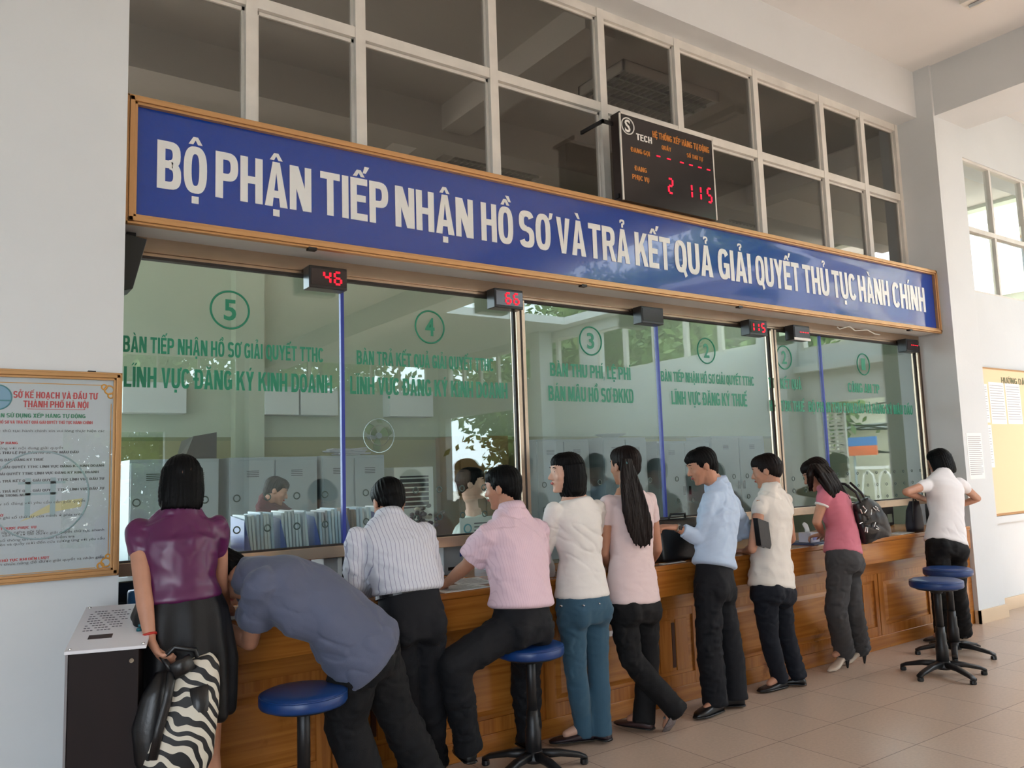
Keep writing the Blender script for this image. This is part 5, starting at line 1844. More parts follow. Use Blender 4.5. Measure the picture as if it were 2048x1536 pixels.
# --- woman in pink leaning
f_, r_ = facing(-22)
pel = U(1686, 1112, -0.68)
hd_ = U(1633, 948, -0.50)
J = dict(right=r_, fwd=f_, pel=pel, waist=U(1684, 1055, -0.66), chest=U(1660, 984, -0.58), neck=U(1649, 968, -0.55), head=hd_, face=V3(-0.65, 0.55, -0.75), head_up=V3(-0.35, 0.35, 1),
         elL=U(1633, 1044, -0.60), wrL=U(1646, 1068, -0.46), elR=U(1680, 1035, -0.42), wrR=U(1655, 1062, -0.34), hdL=V3(-0.2, 0.9, -0.2), pnL=V3(0, 0, -1), pnR=V3(0, 0, -1))
J['anL'] = foot(1690, 1338)+V3(0, 0, 0.15); J['anR'] = foot(1722, 1328)+V3(0, 0, 0.15)
J['knL'] = U(1672, 1222, -0.66); J['knR'] = U(1706, 1220, -0.64)
J['toeL'] = V3(-0.95, 0.1, 0); J['toeR'] = V3(-0.8, 0.4, 0)
lk = [U(1640, 930, -0.58), U(1655, 950, -0.66), U(1676, 985, -0.69), U(1695, 1015, -0.69), U(1710, 1046, -0.68)]
lk3 = [U(1638, 935, -0.56), U(1648, 960, -0.64), U(1668, 990, -0.68), U(1690, 1018, -0.68)]
lk2 = [U(1630, 930, -0.56), U(1618, 955, -0.60), U(1622, 990, -0.55)]
PEOPLE['rose'] = person('woman with long dark hair in a rose pink top and grey trousers leaning forward', J,
    dict(skin=M_skin, hairmat=M_hairb, hair='long', sw=0.150,
         locks=fan(lk, [0.070, 0.085, 0.085, 0.075, 0.060], 17, 0.018, 7)+fan(lk3, [0.05, 0.06, 0.055, 0.04], 9, 0.019, 9)+fan(lk2, [0.035, 0.03, 0.022], 6, 0.017, 8),
         top=dict(name='blouse', mat=cloth_mat('rose_top', (206, 118, 136), 0.8), sleeve='puff', grow=0.008, hem=0.03, seed=81, amp=0.0035, cuffmat=mat('white_trim', (228, 222, 220), 0.7)),
         bottom=dict(mat=cloth_mat('grey_trousers', (66, 66, 68), 0.8), w=(0.092, 0.074, 0.076), rise=0.25, drop=0.06), shoe='heel', shoemat=mat('beige_shoe', (206, 190, 172), 0.4)))

# --- woman in white at the far end
f_, r_ = facing(20)
pel = U(1892, 1090, -0.66)
J = dict(right=r_, fwd=f_, pel=pel, waist=U(1893, 1032, -0.64), chest=U(1888, 968, -0.58), neck=U(1886, 948, -0.55), head=U(1879, 925, -0.50), face=f_+V3(-0.1, 0, -0.6), head_up=V3(-0.05, 0.25, 1),
         elL=U(1812, 984, -0.52), wrL=U(1855, 1000, -0.38), elR=U(1955, 997, -0.55), wrR=U(1915, 1012, -0.45), pnL=V3(0, 0, -1), pnR=V3(0, 0, -1))
J['anL'] = foot(1892, 1282)+V3(0, 0, 0.085); J['anR'] = foot(1925, 1276)+V3(0, 0, 0.085)
J['knL'] = U(1884, 1190, -0.66); J['knR'] = U(1912, 1186, -0.64)
J['toeL'] = V3(-0.8, 0.4, 0); J['toeR'] = f_
PEOPLE['farwhite'] = person('woman with black bob in a thin white blouse at the far end of the counter', J,
    dict(skin=M_skin, hairmat=M_hair, hair='bob', hair_len=0.115, sw=0.160,
         top=dict(name='blouse', mat=cloth_mat('sheer_white', (236, 234, 236), 0.8), sleeve='puff', grow=0.012, hem=0.02, seed=91, amp=0.004, collar=True, freq=9, horiz=0.2),
         bottom=dict(mat=MATS['black_slacks'], w=(0.092, 0.080, 0.084), rise=0.25, drop=0.05), shoe='flat', shoemat=MATS['black_flats']))

# ------------------------------------------------------------------ things people carry and things on the counter
def zebra_mat():
    m = bpy.data.materials.new('zebra_print'); m.use_nodes = True
    n = m.node_tree.nodes; L = m.node_tree.links; b = n['Principled BSDF']
    tc = n.new('ShaderNodeTexCoord')
    wv = n.new('ShaderNodeTexWave'); wv.inputs['Scale'].default_value = 11; wv.inputs['Distortion'].default_value = 9; wv.inputs['Detail'].default_value = 1.0; wv.inputs['Detail Scale'].default_value = 0.9
    wv.bands_direction = 'DIAGONAL'
    L.new(tc.outputs['Object'], wv.inputs['Vector'])
    r = n.new('ShaderNodeValToRGB'); r.color_ramp.interpolation = 'CONSTANT'
    r.color_ramp.elements[0].color = lin((18, 17, 19)); r.color_ramp.elements[1].position = 0.52; r.color_ramp.elements[1].color = lin((206, 198, 182))
    L.new(wv.outputs['Fac'], r.inputs[0]); L.new(r.outputs[0], b.inputs['Base Color'])
    b.inputs['Roughness'].default_value = 0.6
    return m


M_zebra = zebra_mat()
M_leather = mat('black_bag_leather', (18, 17, 19), 0.35, bump=0.1, bump_scale=80)
# zebra handbag hanging from the hand of the woman in purple
yb = -1.04
zb = MB()
rings = []
for (px, py, hw, dp) in ((388, 1318, 0.055, 0.03), (388, 1340, 0.080, 0.045), (380, 1390, 0.102, 0.06), (370, 1440, 0.115, 0.07), (358, 1490, 0.120, 0.075), (350, 1530, 0.125, 0.07), (350, 1560, 0.10, 0.06)):
    c = U(px, py, yb)
    rings.append((c, V3(hw, -0.02, 0.02), V3(0.01, dp, 0)))
top_c = rings[0][0]
zb.loft(rings, 28, 2.5)
zo = zb.build('handbag', M_zebra, origin=(top_c.x, top_c.y, rings[-1][0].z))
mm = remesh(zo, 0.010, 4)
displace(mm, folds(5, 0.010, 0.3, 9))
tag(zo, 'zebra-striped black and white handbag hanging from the hand of the woman in purple', 'handbag')
bp_ = MB()
for (pts, rad) in (([(398, 1372), (404, 1420), (404, 1460), (392, 1500)], 0.034), ([(345, 1345), (335, 1400), (318, 1460), (305, 1520)], 0.016), ([(385, 1322), (345, 1345)], 0.03)):
    q = [U(a, b_, yb-0.055) for a, b_ in pts]
    bp_.tube(q, rad, 12, 0.5, (0, 1, 0))
bp_.build('black_panel', M_leather, zo, smooth=True)
hnd = MB()
hw_ = PEOPLE['purple']
h0 = U(322, 1318, -1.0)
hnd.tube([U(345, 1345, yb-0.02), U(330, 1322, yb), h0, U(350, 1295, yb), U(390, 1300, yb), U(405, 1345, yb-0.01)], 0.010, 10)
hnd.build('handle', M_leather, zo, smooth=True)
MB().loft([(U(322, 1345, yb+0.03), V3(0.02, 0, 0), V3(0, 0.02, 0)), (U(312, 1390, yb+0.03), V3(0.05, 0, 0), V3(0, 0.04, 0)), (U(305, 1450, yb+0.03), V3(0.07, 0, 0), V3(0, 0.05, 0)), (U(302, 1520, yb+0.03), V3(0.055, 0, 0), V3(0, 0.05, 0)), (U(302, 1550, yb+0.03), V3(0.03, 0, 0), V3(0, 0.03, 0))], 20).build('black_side', M_leather, zo, smooth=True)

# shoulder bag of the woman in rose
c0 = U(1741, 1045, -0.78)
sb = MB()
rings = []
for (px, py, a, b_) in ((1722, 1000, 0.055, 0.03), (1731, 1015, 0.095, 0.05), (1740, 1040, 0.125, 0.065), (1748, 1062, 0.135, 0.07), (1752, 1078, 0.125, 0.06)):
    rings.append((U(px, py, -0.78), V3(a, -0.03, 0.03), V3(0.02, b_, 0)))
sb.loft(rings, 26, 2.8)
so3 = sb.build('handbag', M_leather, origin=tuple(c0-V3(0, 0, 0.15)))
mm = remesh(so3, 0.009, 3); displace(mm, folds(15, 0.007, 0.5, 14))
tag(so3, 'shiny black handbag with white metal bits on the shoulder of the woman in rose pink', 'handbag')
hn = MB()
hn.tube([U(1722, 1006, -0.80), U(1712, 985, -0.77), U(1690, 968, -0.70), U(1668, 966, -0.62)], 0.010, 10)
hn.tube([U(1735, 1006, -0.76), U(1722, 985, -0.74), U(1700, 965, -0.67)], 0.009, 10)
hn.build('strap', M_leather, so3, smooth=True)
random.seed(5)
for k in range(16):
    px, py = 1722+random.random()*44, 1012+random.random()*50
    c = U(px, py, -0.845)
    d_ = V3(random.uniform(-1, 1), 0, random.uniform(-0.5, 0.9)).normalized()*0.016
    MB().cap(c-d_, c+d_, 0.0045, 0.0045, 8).build('metal_bit', M_chrome, so3, smooth=True)

# book under the arm
bk = empty('book', tuple(U(1526, 1095, -0.66)), 'black book with white page edges under the arm of the woman in sleeveless blouse', 'book')
c = U(1526, 1068, -0.66)
ax = (U(1540, 1060, -0.66)-U(1513, 1050, -0.66)).normalized()
az = V3(-0.10, 0.0, 1).normalized()
ay = V3(0.25, 1, 0).normalized()
MB().obox(c, ax*0.055, V3(0, 0.014, 0), az*0.088).build('pages', M_paper, bk)
MB().obox(c+V3(0, -0.017, 0)-ax*0.004, ax*0.056, V3(0, 0.003, 0), az*0.092).obox(c+V3(0, 0.017, 0)-ax*0.004, ax*0.056, V3(0, 0.003, 0), az*0.092).obox(c-ax*0.060, ax*0.003, V3(0, 0.02, 0), az*0.092).build('cover', M_leather, bk)

ZW = ZCT
# briefcase by the man in blue
bg = MB()
a, b_ = U(1326, 1070, -0.30), U(1388, 1060, -0.30)
bcx = (a.x+b_.x)/2
bgo = empty('document_bag', (bcx, -0.30, ZW), 'black document bag standing on the counter before the man in light blue', 'bag')
rings = [(V3(bcx, -0.28, ZW+0.001), V3(0.20, 0, 0), V3(0, 0.075, 0)), (V3(bcx, -0.28, ZW+0.02), V3(0.205, 0, 0), V3(0, 0.08, 0)), (V3(bcx, -0.28, ZW+0.20), V3(0.20, 0, 0), V3(0, 0.06, 0)), (V3(bcx, -0.28, ZW+0.275), V3(0.185, 0, 0), V3(0, 0.025, 0))]
MB().loft(rings, 24, 5).build('bag_body', M_leather, bgo, smooth=True)
MB().tube([V3(bcx-0.08, -0.29, ZW+0.27), V3(bcx-0.07, -0.30, ZW+0.305), V3(bcx+0.07, -0.30, ZW+0.305), V3(bcx+0.08, -0.29, ZW+0.27)], 0.008, 10).build('handle', M_leather, bgo, smooth=True)
MB().tube([V3(bcx-0.19, -0.335, ZW+0.215), V3(bcx+0.19, -0.335, ZW+0.215)], 0.004, 8).build('zip', M_dkmetal, bgo)
# dark bag by the far woman
a = U(1843, 1052, -0.42)
rings = [(V3(a.x, -0.36, ZW+0.001), V3(0.09, 0, 0), V3(0, 0.05, 0)), (V3(a.x, -0.36, ZW+0.05), V3(0.10, 0, 0), V3(0, 0.055, 0)), (V3(a.x+0.005, -0.36, ZW+0.18), V3(0.085, 0, 0), V3(0, 0.045, 0)), (V3(a.x+0.02, -0.36, ZW+0.26), V3(0.05, 0, 0), V3(0, 0.03, 0))]
o = MB().loft(rings, 22, 2.6).build('pouch', mat('navy_bag', (20, 20, 34), 0.6), smooth=True, origin=(a.x, -0.36, ZW))
tag(o, 'dark navy bag standing on the counter left of the woman at the far end', 'bag')
MB().tube([V3(a.x-0.08, -0.385, ZW+0.03), V3(a.x-0.075, -0.40, ZW+0.22), V3(a.x-0.02, -0.38, ZW+0.30), V3(a.x+0.05, -0.37, ZW+0.25)], 0.006, 8).build('strap', M_dkmetal, o, smooth=True)


def sheet(px, py, y, w_, d_, rot, label, n=1, group='paper sheets on the counter', m=None):
    c = UZ(px, py, ZW)
    c = V3(c.x, y, ZW)
    ca, sa = math.cos(rot), math.sin(rot)
    mb = MB()
    h = 0.0012*n+0.0008
    mb.obox(c+V3(0, 0, h/2+0.0006), V3(ca, sa, 0)*w_/2, V3(-sa, ca, 0)*d_/2, V3(0, 0, h/2))
    o = mb.build('paper_sheet' if n < 4 else 'paper_stack', m or M_paper, origin=tuple(c))
    tag(o, label, 'paper', group)
    tx = MB()
    for k in range(9):
        yy = d_*0.38-k*d_*0.085
        tx.obox(c+V3(-sa, ca, 0)*yy+V3(0, 0, h+0.001), V3(ca, sa, 0)*w_*0.38*(1 if k % 3 else 0.7), V3(-sa, ca, 0)*0.0015, V3(0, 0, 0.0002))
    if n < 4:
        tx.build('print', M_greyprint, o)
    return o


def xcount(px, y):
    lo, hi = 0.2, 9
    for _ in range(40):
        m_ = (lo+hi)/2
        d = V3(m_, y, ZW)-CAM
        if 1024+FPX*d.dot(CR)/d.dot(CD) < px: lo = m_
        else: hi = m_
    return lo


def sheet2(px, y, *a, **k):
    x = xcount(px, y)
    d = V3(x, y, ZW)-CAM
    q = (1024+FPX*d.dot(CR)/d.dot(CD), 768-FPX*d.dot(CU)/d.dot(CD))
    return sheet(q[0], q[1], y, *a, **k)


sheet2(915, -0.34, 0.30, 0.21, 0.06, 'newspaper-like printed sheet on the counter left of the seated man in pink', 2)
sheet2(940, -0.15, 0.21, 0.297, -0.2, 'white sheet on the counter near the elbow of the man in pink', 1)
sheet2(450, -0.37, 0.297, 0.10, 0.02, 'stack of white papers on the counter between the woman in purple and the bending man', 9)
sheet2(268, -0.25, 0.30, 0.21, -0.03, 'white papers on the counter just right of the left pillar', 5)
sheet2(1800, -0.36, 0.25, 0.14, 0.1, 'white sheet on the counter left of the dark navy bag', 1)
sheet2(1640, -0.40, 0.10, 0.07, 0.1, 'small white slip under the hand of the woman in rose pink', 1)
sheet2(1345, -0.40, 0.21, 0.04, 0.0, 'white papers lying against the black document bag', 2)
x = xcount(1618, -0.28)
o = MB().obox((x, -0.28, ZW+0.006), (0.17, 0.02, 0), (-0.02, 0.13, 0), (0, 0, 0.006)).build('folder', mat('navy_folder', (30, 46, 84), 0.5), origin=(x, -0.28, ZW), bevel=0.002)
tag(o, 'navy blue folder lying under the tissue box', 'folder')
x = xcount(1618, -0.30)
tb = empty('tissue_box', (x, -0.30, ZW+0.0125), 'small grey tissue box with a tissue sticking out, on the blue folder', 'tissue box')
MB().box((x-0.055, -0.36, ZW+0.0125), (x+0.055, -0.25, ZW+0.085)).build('carton', mat('carton_grey', (190, 186, 196), 0.6), tb, bevel=0.002)
MB().box((x-0.03, -0.3615, ZW+0.03), (x+0.035, -0.36, ZW+0.06)).build('printed_label', mat('label_violet', (130, 130, 180), 0.6), tb)
rings = [(V3(x-0.01, -0.30, ZW+0.085), V3(0.03, 0, 0), V3(0, 0.006, 0)), (V3(x-0.015, -0.30, ZW+0.115), V3(0.04, 0.01, 0), V3(0, 0.012, 0)), (V3(x-0.03, -0.295, ZW+0.15), V3(0.02, -0.01, 0), V3(0, 0.006, 0)), (V3(x-0.035, -0.295, ZW+0.165), V3(0.004, 0, 0), V3(0, 0.002, 0))]
t_ = MB().loft(rings, 14).build('tissue', M_paper, tb, smooth=True)

# things behind the glass on the counter ------------------------------------
M_sleeve = [mat('folder_clear', (196, 206, 210), 0.35), mat('folder_blueish', (170, 190, 206), 0.35), mat('folder_grey', (178, 180, 184), 0.4), mat('folder_brown', (96, 66, 44), 0.6)]
ZS = 1.105
sh = empty('raised_shelf', (2.3, 0.42, ZW), 'grey raised shelf behind the left counter glass carrying the document folders', 'shelf')
MB().box((0.95, 0.16, ZS-0.02), (4.05, 0.60, ZS)).build('shelf_board', M_greycab, sh, bevel=0.002)
for x in (0.98, 1.95, 2.95, 4.02):
    MB().box((x-0.012, 0.20, ZW), (x+0.012, 0.40, ZS-0.02)).build('shelf_support', M_greycab, sh)
protos = []
for k in range(4):
    o = MB().box((-0.0065, 0.0, 0.0), (0.0065, 0.22, 0.235)).box((-0.0065, -0.003, 0.17), (0.0065, 0.0, 0.235)).build('document_folder', M_sleeve[k])
    protos.append(o)
gx0, gx1 = 1.36, 2.34
nh = 5
used_p = [False]*4
flabel = {0: 'clear plastic folder of papers standing in a blue rack behind the glass', 1: 'bluish plastic folder of papers standing in a blue rack behind the glass',
          2: 'grey plastic folder of papers standing in a blue rack behind the glass', 3: 'dark brown folder among the clear folders in a blue rack'}
for h in range(nh):
    xa = gx0+h*(gx1-gx0)/nh
    r_ = empty('folder_rack', (xa+0.095, 0.30, ZS), ['blue folder rack at the left end of the row behind the glass', 'second blue folder rack from the left behind the glass', 'middle blue folder rack behind the glass',
               'blue folder rack just left of the blue joint strip, holding the brown folder', 'blue folder rack right of the blue joint strip behind the glass'][h], 'folder rack', 'blue folder racks behind the glass')
    MB().box((xa, 0.19, ZS), (xa+0.188, 0.44, ZS+0.008)).box((xa, 0.185, ZS), (xa+0.188, 0.192, ZS+0.035)).build('rack_tray', M_bluebox, r_)
    MB().add([(xa, 0.19, ZS), (xa+0.05, 0.19, ZS), (xa, 0.19, ZS+0.21), (xa, 0.44, ZS), (xa+0.05, 0.44, ZS), (xa, 0.44, ZS+0.23)], [(0, 1, 2), (3, 5, 4), (0, 3, 4, 1), (1, 4, 5, 2), (2, 5, 3, 0)]).build('rack_end', M_bluebox, r_)
    MB().box((xa+0.06, 0.183, ZS+0.008), (xa+0.14, 0.185, ZS+0.028)).build('label_strip', M_paper if h != 3 else M_redprint, r_)
    for k in range(8):
        t_ = 3 if (h == 3 and k in (0, 1, 2)) else random.choice((0, 0, 1, 2))
        src = protos[t_]
        if used_p[t_]:
            o = src.copy(); COL.objects.link(o)
        else:
            o = src; used_p[t_] = True
        o.location = (xa+0.032+k*0.0195, 0.205+random.uniform(0, 0.012), ZS+0.0095)
        o.rotation_euler = (0, -0.04-0.05*random.random(), 0)
        o.scale = (1, 1, 0.93+0.1*random.random())
        tag(o, flabel[t_], 'folder', 'document folders in the racks')
# loose stacks of papers on the shelf left of the racks
for k, (px, w_) in enumerate(((1.06, 0.20), (1.20, 0.24))):
    o = MB()
    for j in range(5):
        o.obox((px+random.uniform(-.02, .02), 0.38, ZS+0.012+j*0.022), (w_/2*math.cos(.1*j), w_/2*math.sin(.1*j-0.2), 0), (0.02, 0.13, 0), (0, 0, 0.009+0.001*j))
    b = o.build('paper_stack', M_paper, origin=(px, 0.38, ZS))
    tag(b, ['untidy stack of white papers behind the glass, beside the purple sleeve', 'untidy stack of white papers behind the glass, left of the blue folder racks'][k], 'paper', 'paper stacks on the raised shelf')
# name card
c = U(953, 1055, 0.24)
nc = empty('counter_sign', (c.x, 0.24, ZS), 'white counter name card with a round blue emblem behind the glass beside the clerk', 'sign')
MB().box((c.x-0.125, 0.235, ZS), (c.x+0.125, 0.243, ZS+0.145)).build('card', M_paper, nc)
MB().box((c.x-0.03, 0.243, ZS), (c.x+0.03, 0.30, ZS+0.01)).build('card_foot', M_paper, nc)
MB().torus((c.x-0.07, 0.234, ZS+0.075), 0.026, 0.005, 'y', 24, 5).build('emblem', mat('emblem_light', (80, 160, 180), 0.5), nc)
t_ = MB()
for k in range(4):
    t_.box((c.x-0.02, 0.2345, ZS+0.10-k*0.022), (c.x+0.10, 0.235, ZS+0.108-k*0.022))
t_.build('print', M_greyprint, nc)
# flowers
c = U(845, 1045, 0.40)
fl = empty('flower_arrangement', (c.x, 0.40, ZS), 'dark dried flower arrangement with pale blossoms behind the glass right of the striped shirt', 'flowers')
MB().lathe((c.x, 0.40, ZS), [(0.04, 0), (0.055, 0.03), (0.05, 0.07), (0.06, 0.08)], 20).build('pot', M_darkwood, fl, smooth=True)
g1, g2 = MB(), MB()
random.seed(3)
for k in range(46):
    p = V3(c.x+random.gauss(0, 0.055), 0.40+random.gauss(0, 0.035), ZS+0.10+abs(random.gauss(0, 0.055)))
    (g1 if k % 3 else g2).ell(p, V3(0.018, 0, 0.004), V3(0, 0.016, 0), V3(0, 0.003, 0.013), 8, 5)
tag(g1.build('leaves', mat('dark_leaves', (52, 44, 34), 0.7), fl, smooth=True), kind='stuff')
tag(g2.build('blossoms', mat('pale_blossom', (190, 180, 160), 0.7), fl, smooth=True), kind='stuff')
# devices under the glass gap
c = xcount(1772, 0.20)
mo = empty('card_reader', (c, 0.20, ZW), 'black desk device seen through the gap under the glass, left of the end post', 'device')
MB().box((c-0.10, 0.17, ZW+0.002), (c+0.10, 0.24, ZW+0.20)).build('device_case', M_black, mo, bevel=0.008)
MB().box((c-0.02, 0.166, ZW+0.03), (c+0.06, 0.17, ZW+0.11)).build('sticker', mat('sticker_green', (120, 130, 110), 0.6), mo)
for (px, lab, hh, ww) in ((705, 'grey printer seen under the glass left of the man in stripes', 0.17, 0.36), (905, 'grey computer case seen under the glass right of the man in stripes', 0.18, 0.14), (1555, 'pale desk tray under the glass beside the second steel post', 0.10, 0.30), (270, 'dark desk device under the glass right of the left pillar', 0.15, 0.26)):
    c = xcount(px, 0.22)
    r_ = empty('desk_device', (c, 0.22, ZW), lab, 'device', 'devices behind the counter gap')
    MB().box((c-ww/2, 0.20, ZW+0.001), (c+ww/2, 0.40, ZW+hh)).build('device_case', M_greycab if px != 270 else M_black, r_, bevel=0.008)
    MB().box((c-ww*0.3, 0.196, ZW+0.03), (c+ww*0.3, 0.20, ZW+0.05)).build('slot', M_black, r_)
    MB().box((c+ww*0.32, 0.196, ZW+hh*0.6), (c+ww*0.40, 0.20, ZW+hh*0.75)).build('button', M_bluebox, r_)
c = xcount(268, 0.0)
o = MB().lathe((0.82, 0.05, ZW), [(0.05, 0.001), (0.055, 0.01), (0.055, 0.11), (0.05, 0.12)], 24).build('tape_roll_tub', mat('blue_tub', (30, 96, 150), 0.4), smooth=True, origin=(0.82, 0.05, ZW))
tag(o, 'blue round tub on the counter at the left pillar', 'tub')

# ------------------------------------------------------------------ inside the office
def cabinet(x0, x1, y0, y1, h, label, doors=2, handle=True, m=None):
    r_ = empty('steel_cabinet', ((x0+x1)/2, (y0+y1)/2, 0), label, 'cabinet', 'grey steel cabinets in the office')
    MB().box((x0, y0+0.02, 0.0), (x1, y1, h)).build('cabinet_body', m or M_greycab, r_, bevel=0.004)
    for k in range(doors):
        a = x0+(x1-x0)*k/doors+0.008; b_ = x0+(x1-x0)*(k+1)/doors-0.008
        d = MB().box((a, y0, 0.06), (b_, y0+0.02, h-0.03)).build('door', m or M_greycab, r_, bevel=0.003)
        hx = b_-0.05 if k % 2 == 0 else a+0.05
        MB().box((hx-0.012, y0-0.022, h*0.60), (hx+0.012, y0, h*0.60+0.12)).build('door_handle', M_dkmetal, d)
        sl2 = MB()
        for j in range(4):
            sl2.box(((a+b_)/2-0.06, y0-0.003, h-0.14-j*0.018), ((a+b_)/2+0.06, y0, h-0.134-j*0.018))
        sl2.build('vent_slots', M_dkmetal, d)
    return r_


cabinet(1.45, 2.25, 3.9, 4.4, 1.76, 'grey steel cabinet behind the black bob of the woman in purple')
cabinet(2.35, 3.25, 3.9, 4.4, 1.765, 'wide grey steel cabinet in the office behind the bending man')
cabinet(3.30, 4.02, 3.9, 4.4, 1.77, 'grey steel cabinet in the office above the man in stripes, papers piled on top')
cabinet(6.1, 6.95, 3.9, 4.4, 1.93, 'grey steel cabinet in the office behind the woman in the white knit')
cabinet(7.2, 7.98, 3.9, 4.4, 1.955, 'grey steel cabinet in the office behind the ponytailed woman, white dish on top')
cabinet(8.2, 9.25, 3.9, 4.4, 1.90, 'grey-green steel cabinet in the office left of the man in blue')
cabinet(9.3, 10.5, 3.9, 4.4, 1.97, 'widest grey-green steel cabinet in the office at the second steel post')
o = MB().box((5.2, 4.3, 0), (5.95, 4.85, 2.0)).build('wooden_cupboard', mat('cupboard_wood', (140, 110, 70), 0.5), origin=(5.6, 4.6, 0), bevel=0.004)
tag(o, 'light brown wooden cupboard in the office right of the first steel post', 'cupboard')
for k in range(2):
    MB().box((5.22+k*0.37, 4.28, 0.05), (5.56+k*0.37, 4.3, 1.95)).build('door', MATS['cupboard_wood'], o)
# black box, papers and dish on the cabinets
o = MB().add([(1.95, 4.0, 1.765), (2.25, 4.0, 1.765), (2.25, 4.35, 1.765), (1.95, 4.35, 1.765), (2.03, 4.0, 1.98), (2.25, 4.0, 2.02), (2.25, 4.35, 2.02), (2.0, 4.35, 1.95)], [(0, 3, 2, 1), (4, 5, 6, 7), (0, 1, 5, 4), (1, 2, 6, 5), (2, 3, 7, 6), (3, 0, 4, 7)]).build('box', M_black, origin=(2.1, 4.2, 1.765))
tag(o, 'black box on top of the cabinet behind the woman in purple', 'box')
random.seed(9)
o = MB()
for k in range(12):
    o.obox((3.66+random.uniform(-.14, .14), 4.1, 1.785+0.011*k*0.5), (0.12, random.uniform(-.03, .03), random.uniform(-.01, .01)), (0.0, 0.10, 0), (0, 0, 0.006))
tag(o.build('paper_pile', mat('old_paper', (170, 172, 178), 0.7), origin=(3.66, 4.1, 1.772)), 'messy pile of papers on top of the cabinet above the man in stripes', 'paper')
tag(MB().lathe((7.55, 4.15, 1.957), [(0.08, 0), (0.14, 0.02), (0.22, 0.05), (0.23, 0.055), (0.10, 0.02)], 28).build('dish', mat('dish_white', (220, 232, 226), 0.3), smooth=True, origin=(7.55, 4.15, 1.957)), 'white shallow dish on top of the cabinet behind the ponytailed woman', 'dish')
# air conditioner
r_ = empty('air_conditioner', (4.42, 4.1, 0), 'white floor-standing air conditioner with black louvres in the office', 'air conditioner')
MB().box((4.18, 4.0, 0), (4.68, 4.3, 1.63)).build('casing', mat('ac_white', (216, 220, 212), 0.4), r_, bevel=0.01)
g = MB().box((4.25, 3.99, 1.17), (4.61, 4.0, 1.53)).build('air_outlet', M_black, r_)
for k in range(7):
    MB().box((4.24, 3.972, 1.185+k*0.052), (4.62, 3.992, 1.199+k*0.052)).build('louvre', MATS['ac_white'], r_)
# wall fan
r_ = empty('wall_fan', (4.28, 4.7, 2.0), 'round wall fan above the office air conditioner', 'fan')
MB().torus((4.3, 4.62, 2.02), 0.20, 0.006, 'y', 36, 6).torus((4.3, 4.60, 2.02), 0.12, 0.003, 'y', 30, 5).build('fan_guard', M_chrome, r_)
for k in range(3):
    a = 2*PI*k/3+0.4
    d_ = V3(math.cos(a), 0, math.sin(a)); q_ = V3(-math.sin(a), 0.3, math.cos(a))
    MB().loft([(V3(4.3, 4.64, 2.02)+d_*0.03, q_*0.025, V3(0, 0.003, 0)), (V3(4.3, 4.64, 2.02)+d_*0.11, q_*0.06, V3(0, 0.003, 0)), (V3(4.3, 4.64, 2.02)+d_*0.18, q_*0.045, V3(0, 0.003, 0))], 12).build('fan_blade', mat('fan_green', (110, 140, 90), 0.4), r_, smooth=True)
MB().lathe((4.3, 4.62, 2.02), [(0.035, -0.02), (0.04, 0.1), (0.03, 0.27)], 16, 'y').build('fan_motor', M_greycab, r_)
# white wall panels and pilaster
for (pa, pb, lab) in ((245, 375, 'white wall box high on the green office wall at the left pillar'), (530, 600, 'white wall box on the office wall, left half of the pair by the blue strip'), (602, 678, 'white wall box on the office wall, right half of the pair by the blue strip'), (780, 868, 'white wall box on the office wall above the air conditioner')):
    a, b_ = U(pa, 815, 4.7), U(pb, 815, 4.7)
    o = MB().box((a.x, 4.7, 2.26), (b_.x-0.01, YO, 2.58)).build('wall_box', mat('box_white', (214, 222, 222), 0.4), origin=((a.x+b_.x)/2, 4.8, 2.26), bevel=0.004)
    tag(o, lab, 'wall box', 'white boxes on the office wall')
a, b_ = U(472, 850, 4.7), U(530, 850, 4.7)
struct('wall_office_pilaster', MB().box((a.x, 4.72, 0), (b_.x, YO, ZC)), M_officewall)
struct('trim_office', MB().box((1.36, YO-0.012, 1.98), (12, YO, 2.02)), mat('darker_band', (128, 136, 96), 0.7))
struct('trim_office', MB().box((1.36, YO-0.010, 0.0), (12, YO-0.001, 1.98)), mat('olive_dado', (150, 150, 104), 0.7))
# office ceiling and louvred ceiling lamps
struct('ceiling_office', MB().box((-2, 0.13, 5.10), (12, YO, 5.14)), M_officeceil)
M_fix = mat('fixture_white', (214, 212, 205), 0.5)
for (x, y, lab) in ((5.42, 1.0, 'louvred ceiling lamp in the office above the display board'), (5.15, 3.2, 'louvred ceiling lamp in the office just above the blue sign, middle'), (9.35, 2.95, 'louvred ceiling lamp in the office right of the display board')):
    r_ = empty('ceiling_lamp', (x, y, 5.02), lab, 'ceiling lamp', 'louvred ceiling lamps in the office')
    hx, hy = 0.62, 0.31
    MB().box((x-hx, y-hy, 5.0), (x-hx+0.02, y+hy, 5.099)).box((x+hx-0.02, y-hy, 5.0), (x+hx, y+hy, 5.099)).box((x-hx, y-hy, 5.0), (x+hx, y-hy+0.02, 5.099)).box((x-hx, y+hy-0.02, 5.0), (x+hx, y+hy, 5.099)).box((x-hx, y-hy, 5.09), (x+hx, y+hy, 5.099)).build('housing', M_fix, r_)
    lv = MB()
    for k in range(1, 16):
        lv.box((x-hx+k*2*hx/16-0.004, y-hy+0.02, 5.0), (x-hx+k*2*hx/16+0.004, y+hy-0.02, 5.035))
    for k in range(1, 4):
        lv.box((x-hx+0.02, y-hy+k*hy/2-0.012, 5.0), (x+hx-0.02, y-hy+k*hy/2+0.012, 5.035))
    lv.build('louvre_grid', mat('louvre_alu', (190, 190, 186), 0.25, metal=0.8), r_)
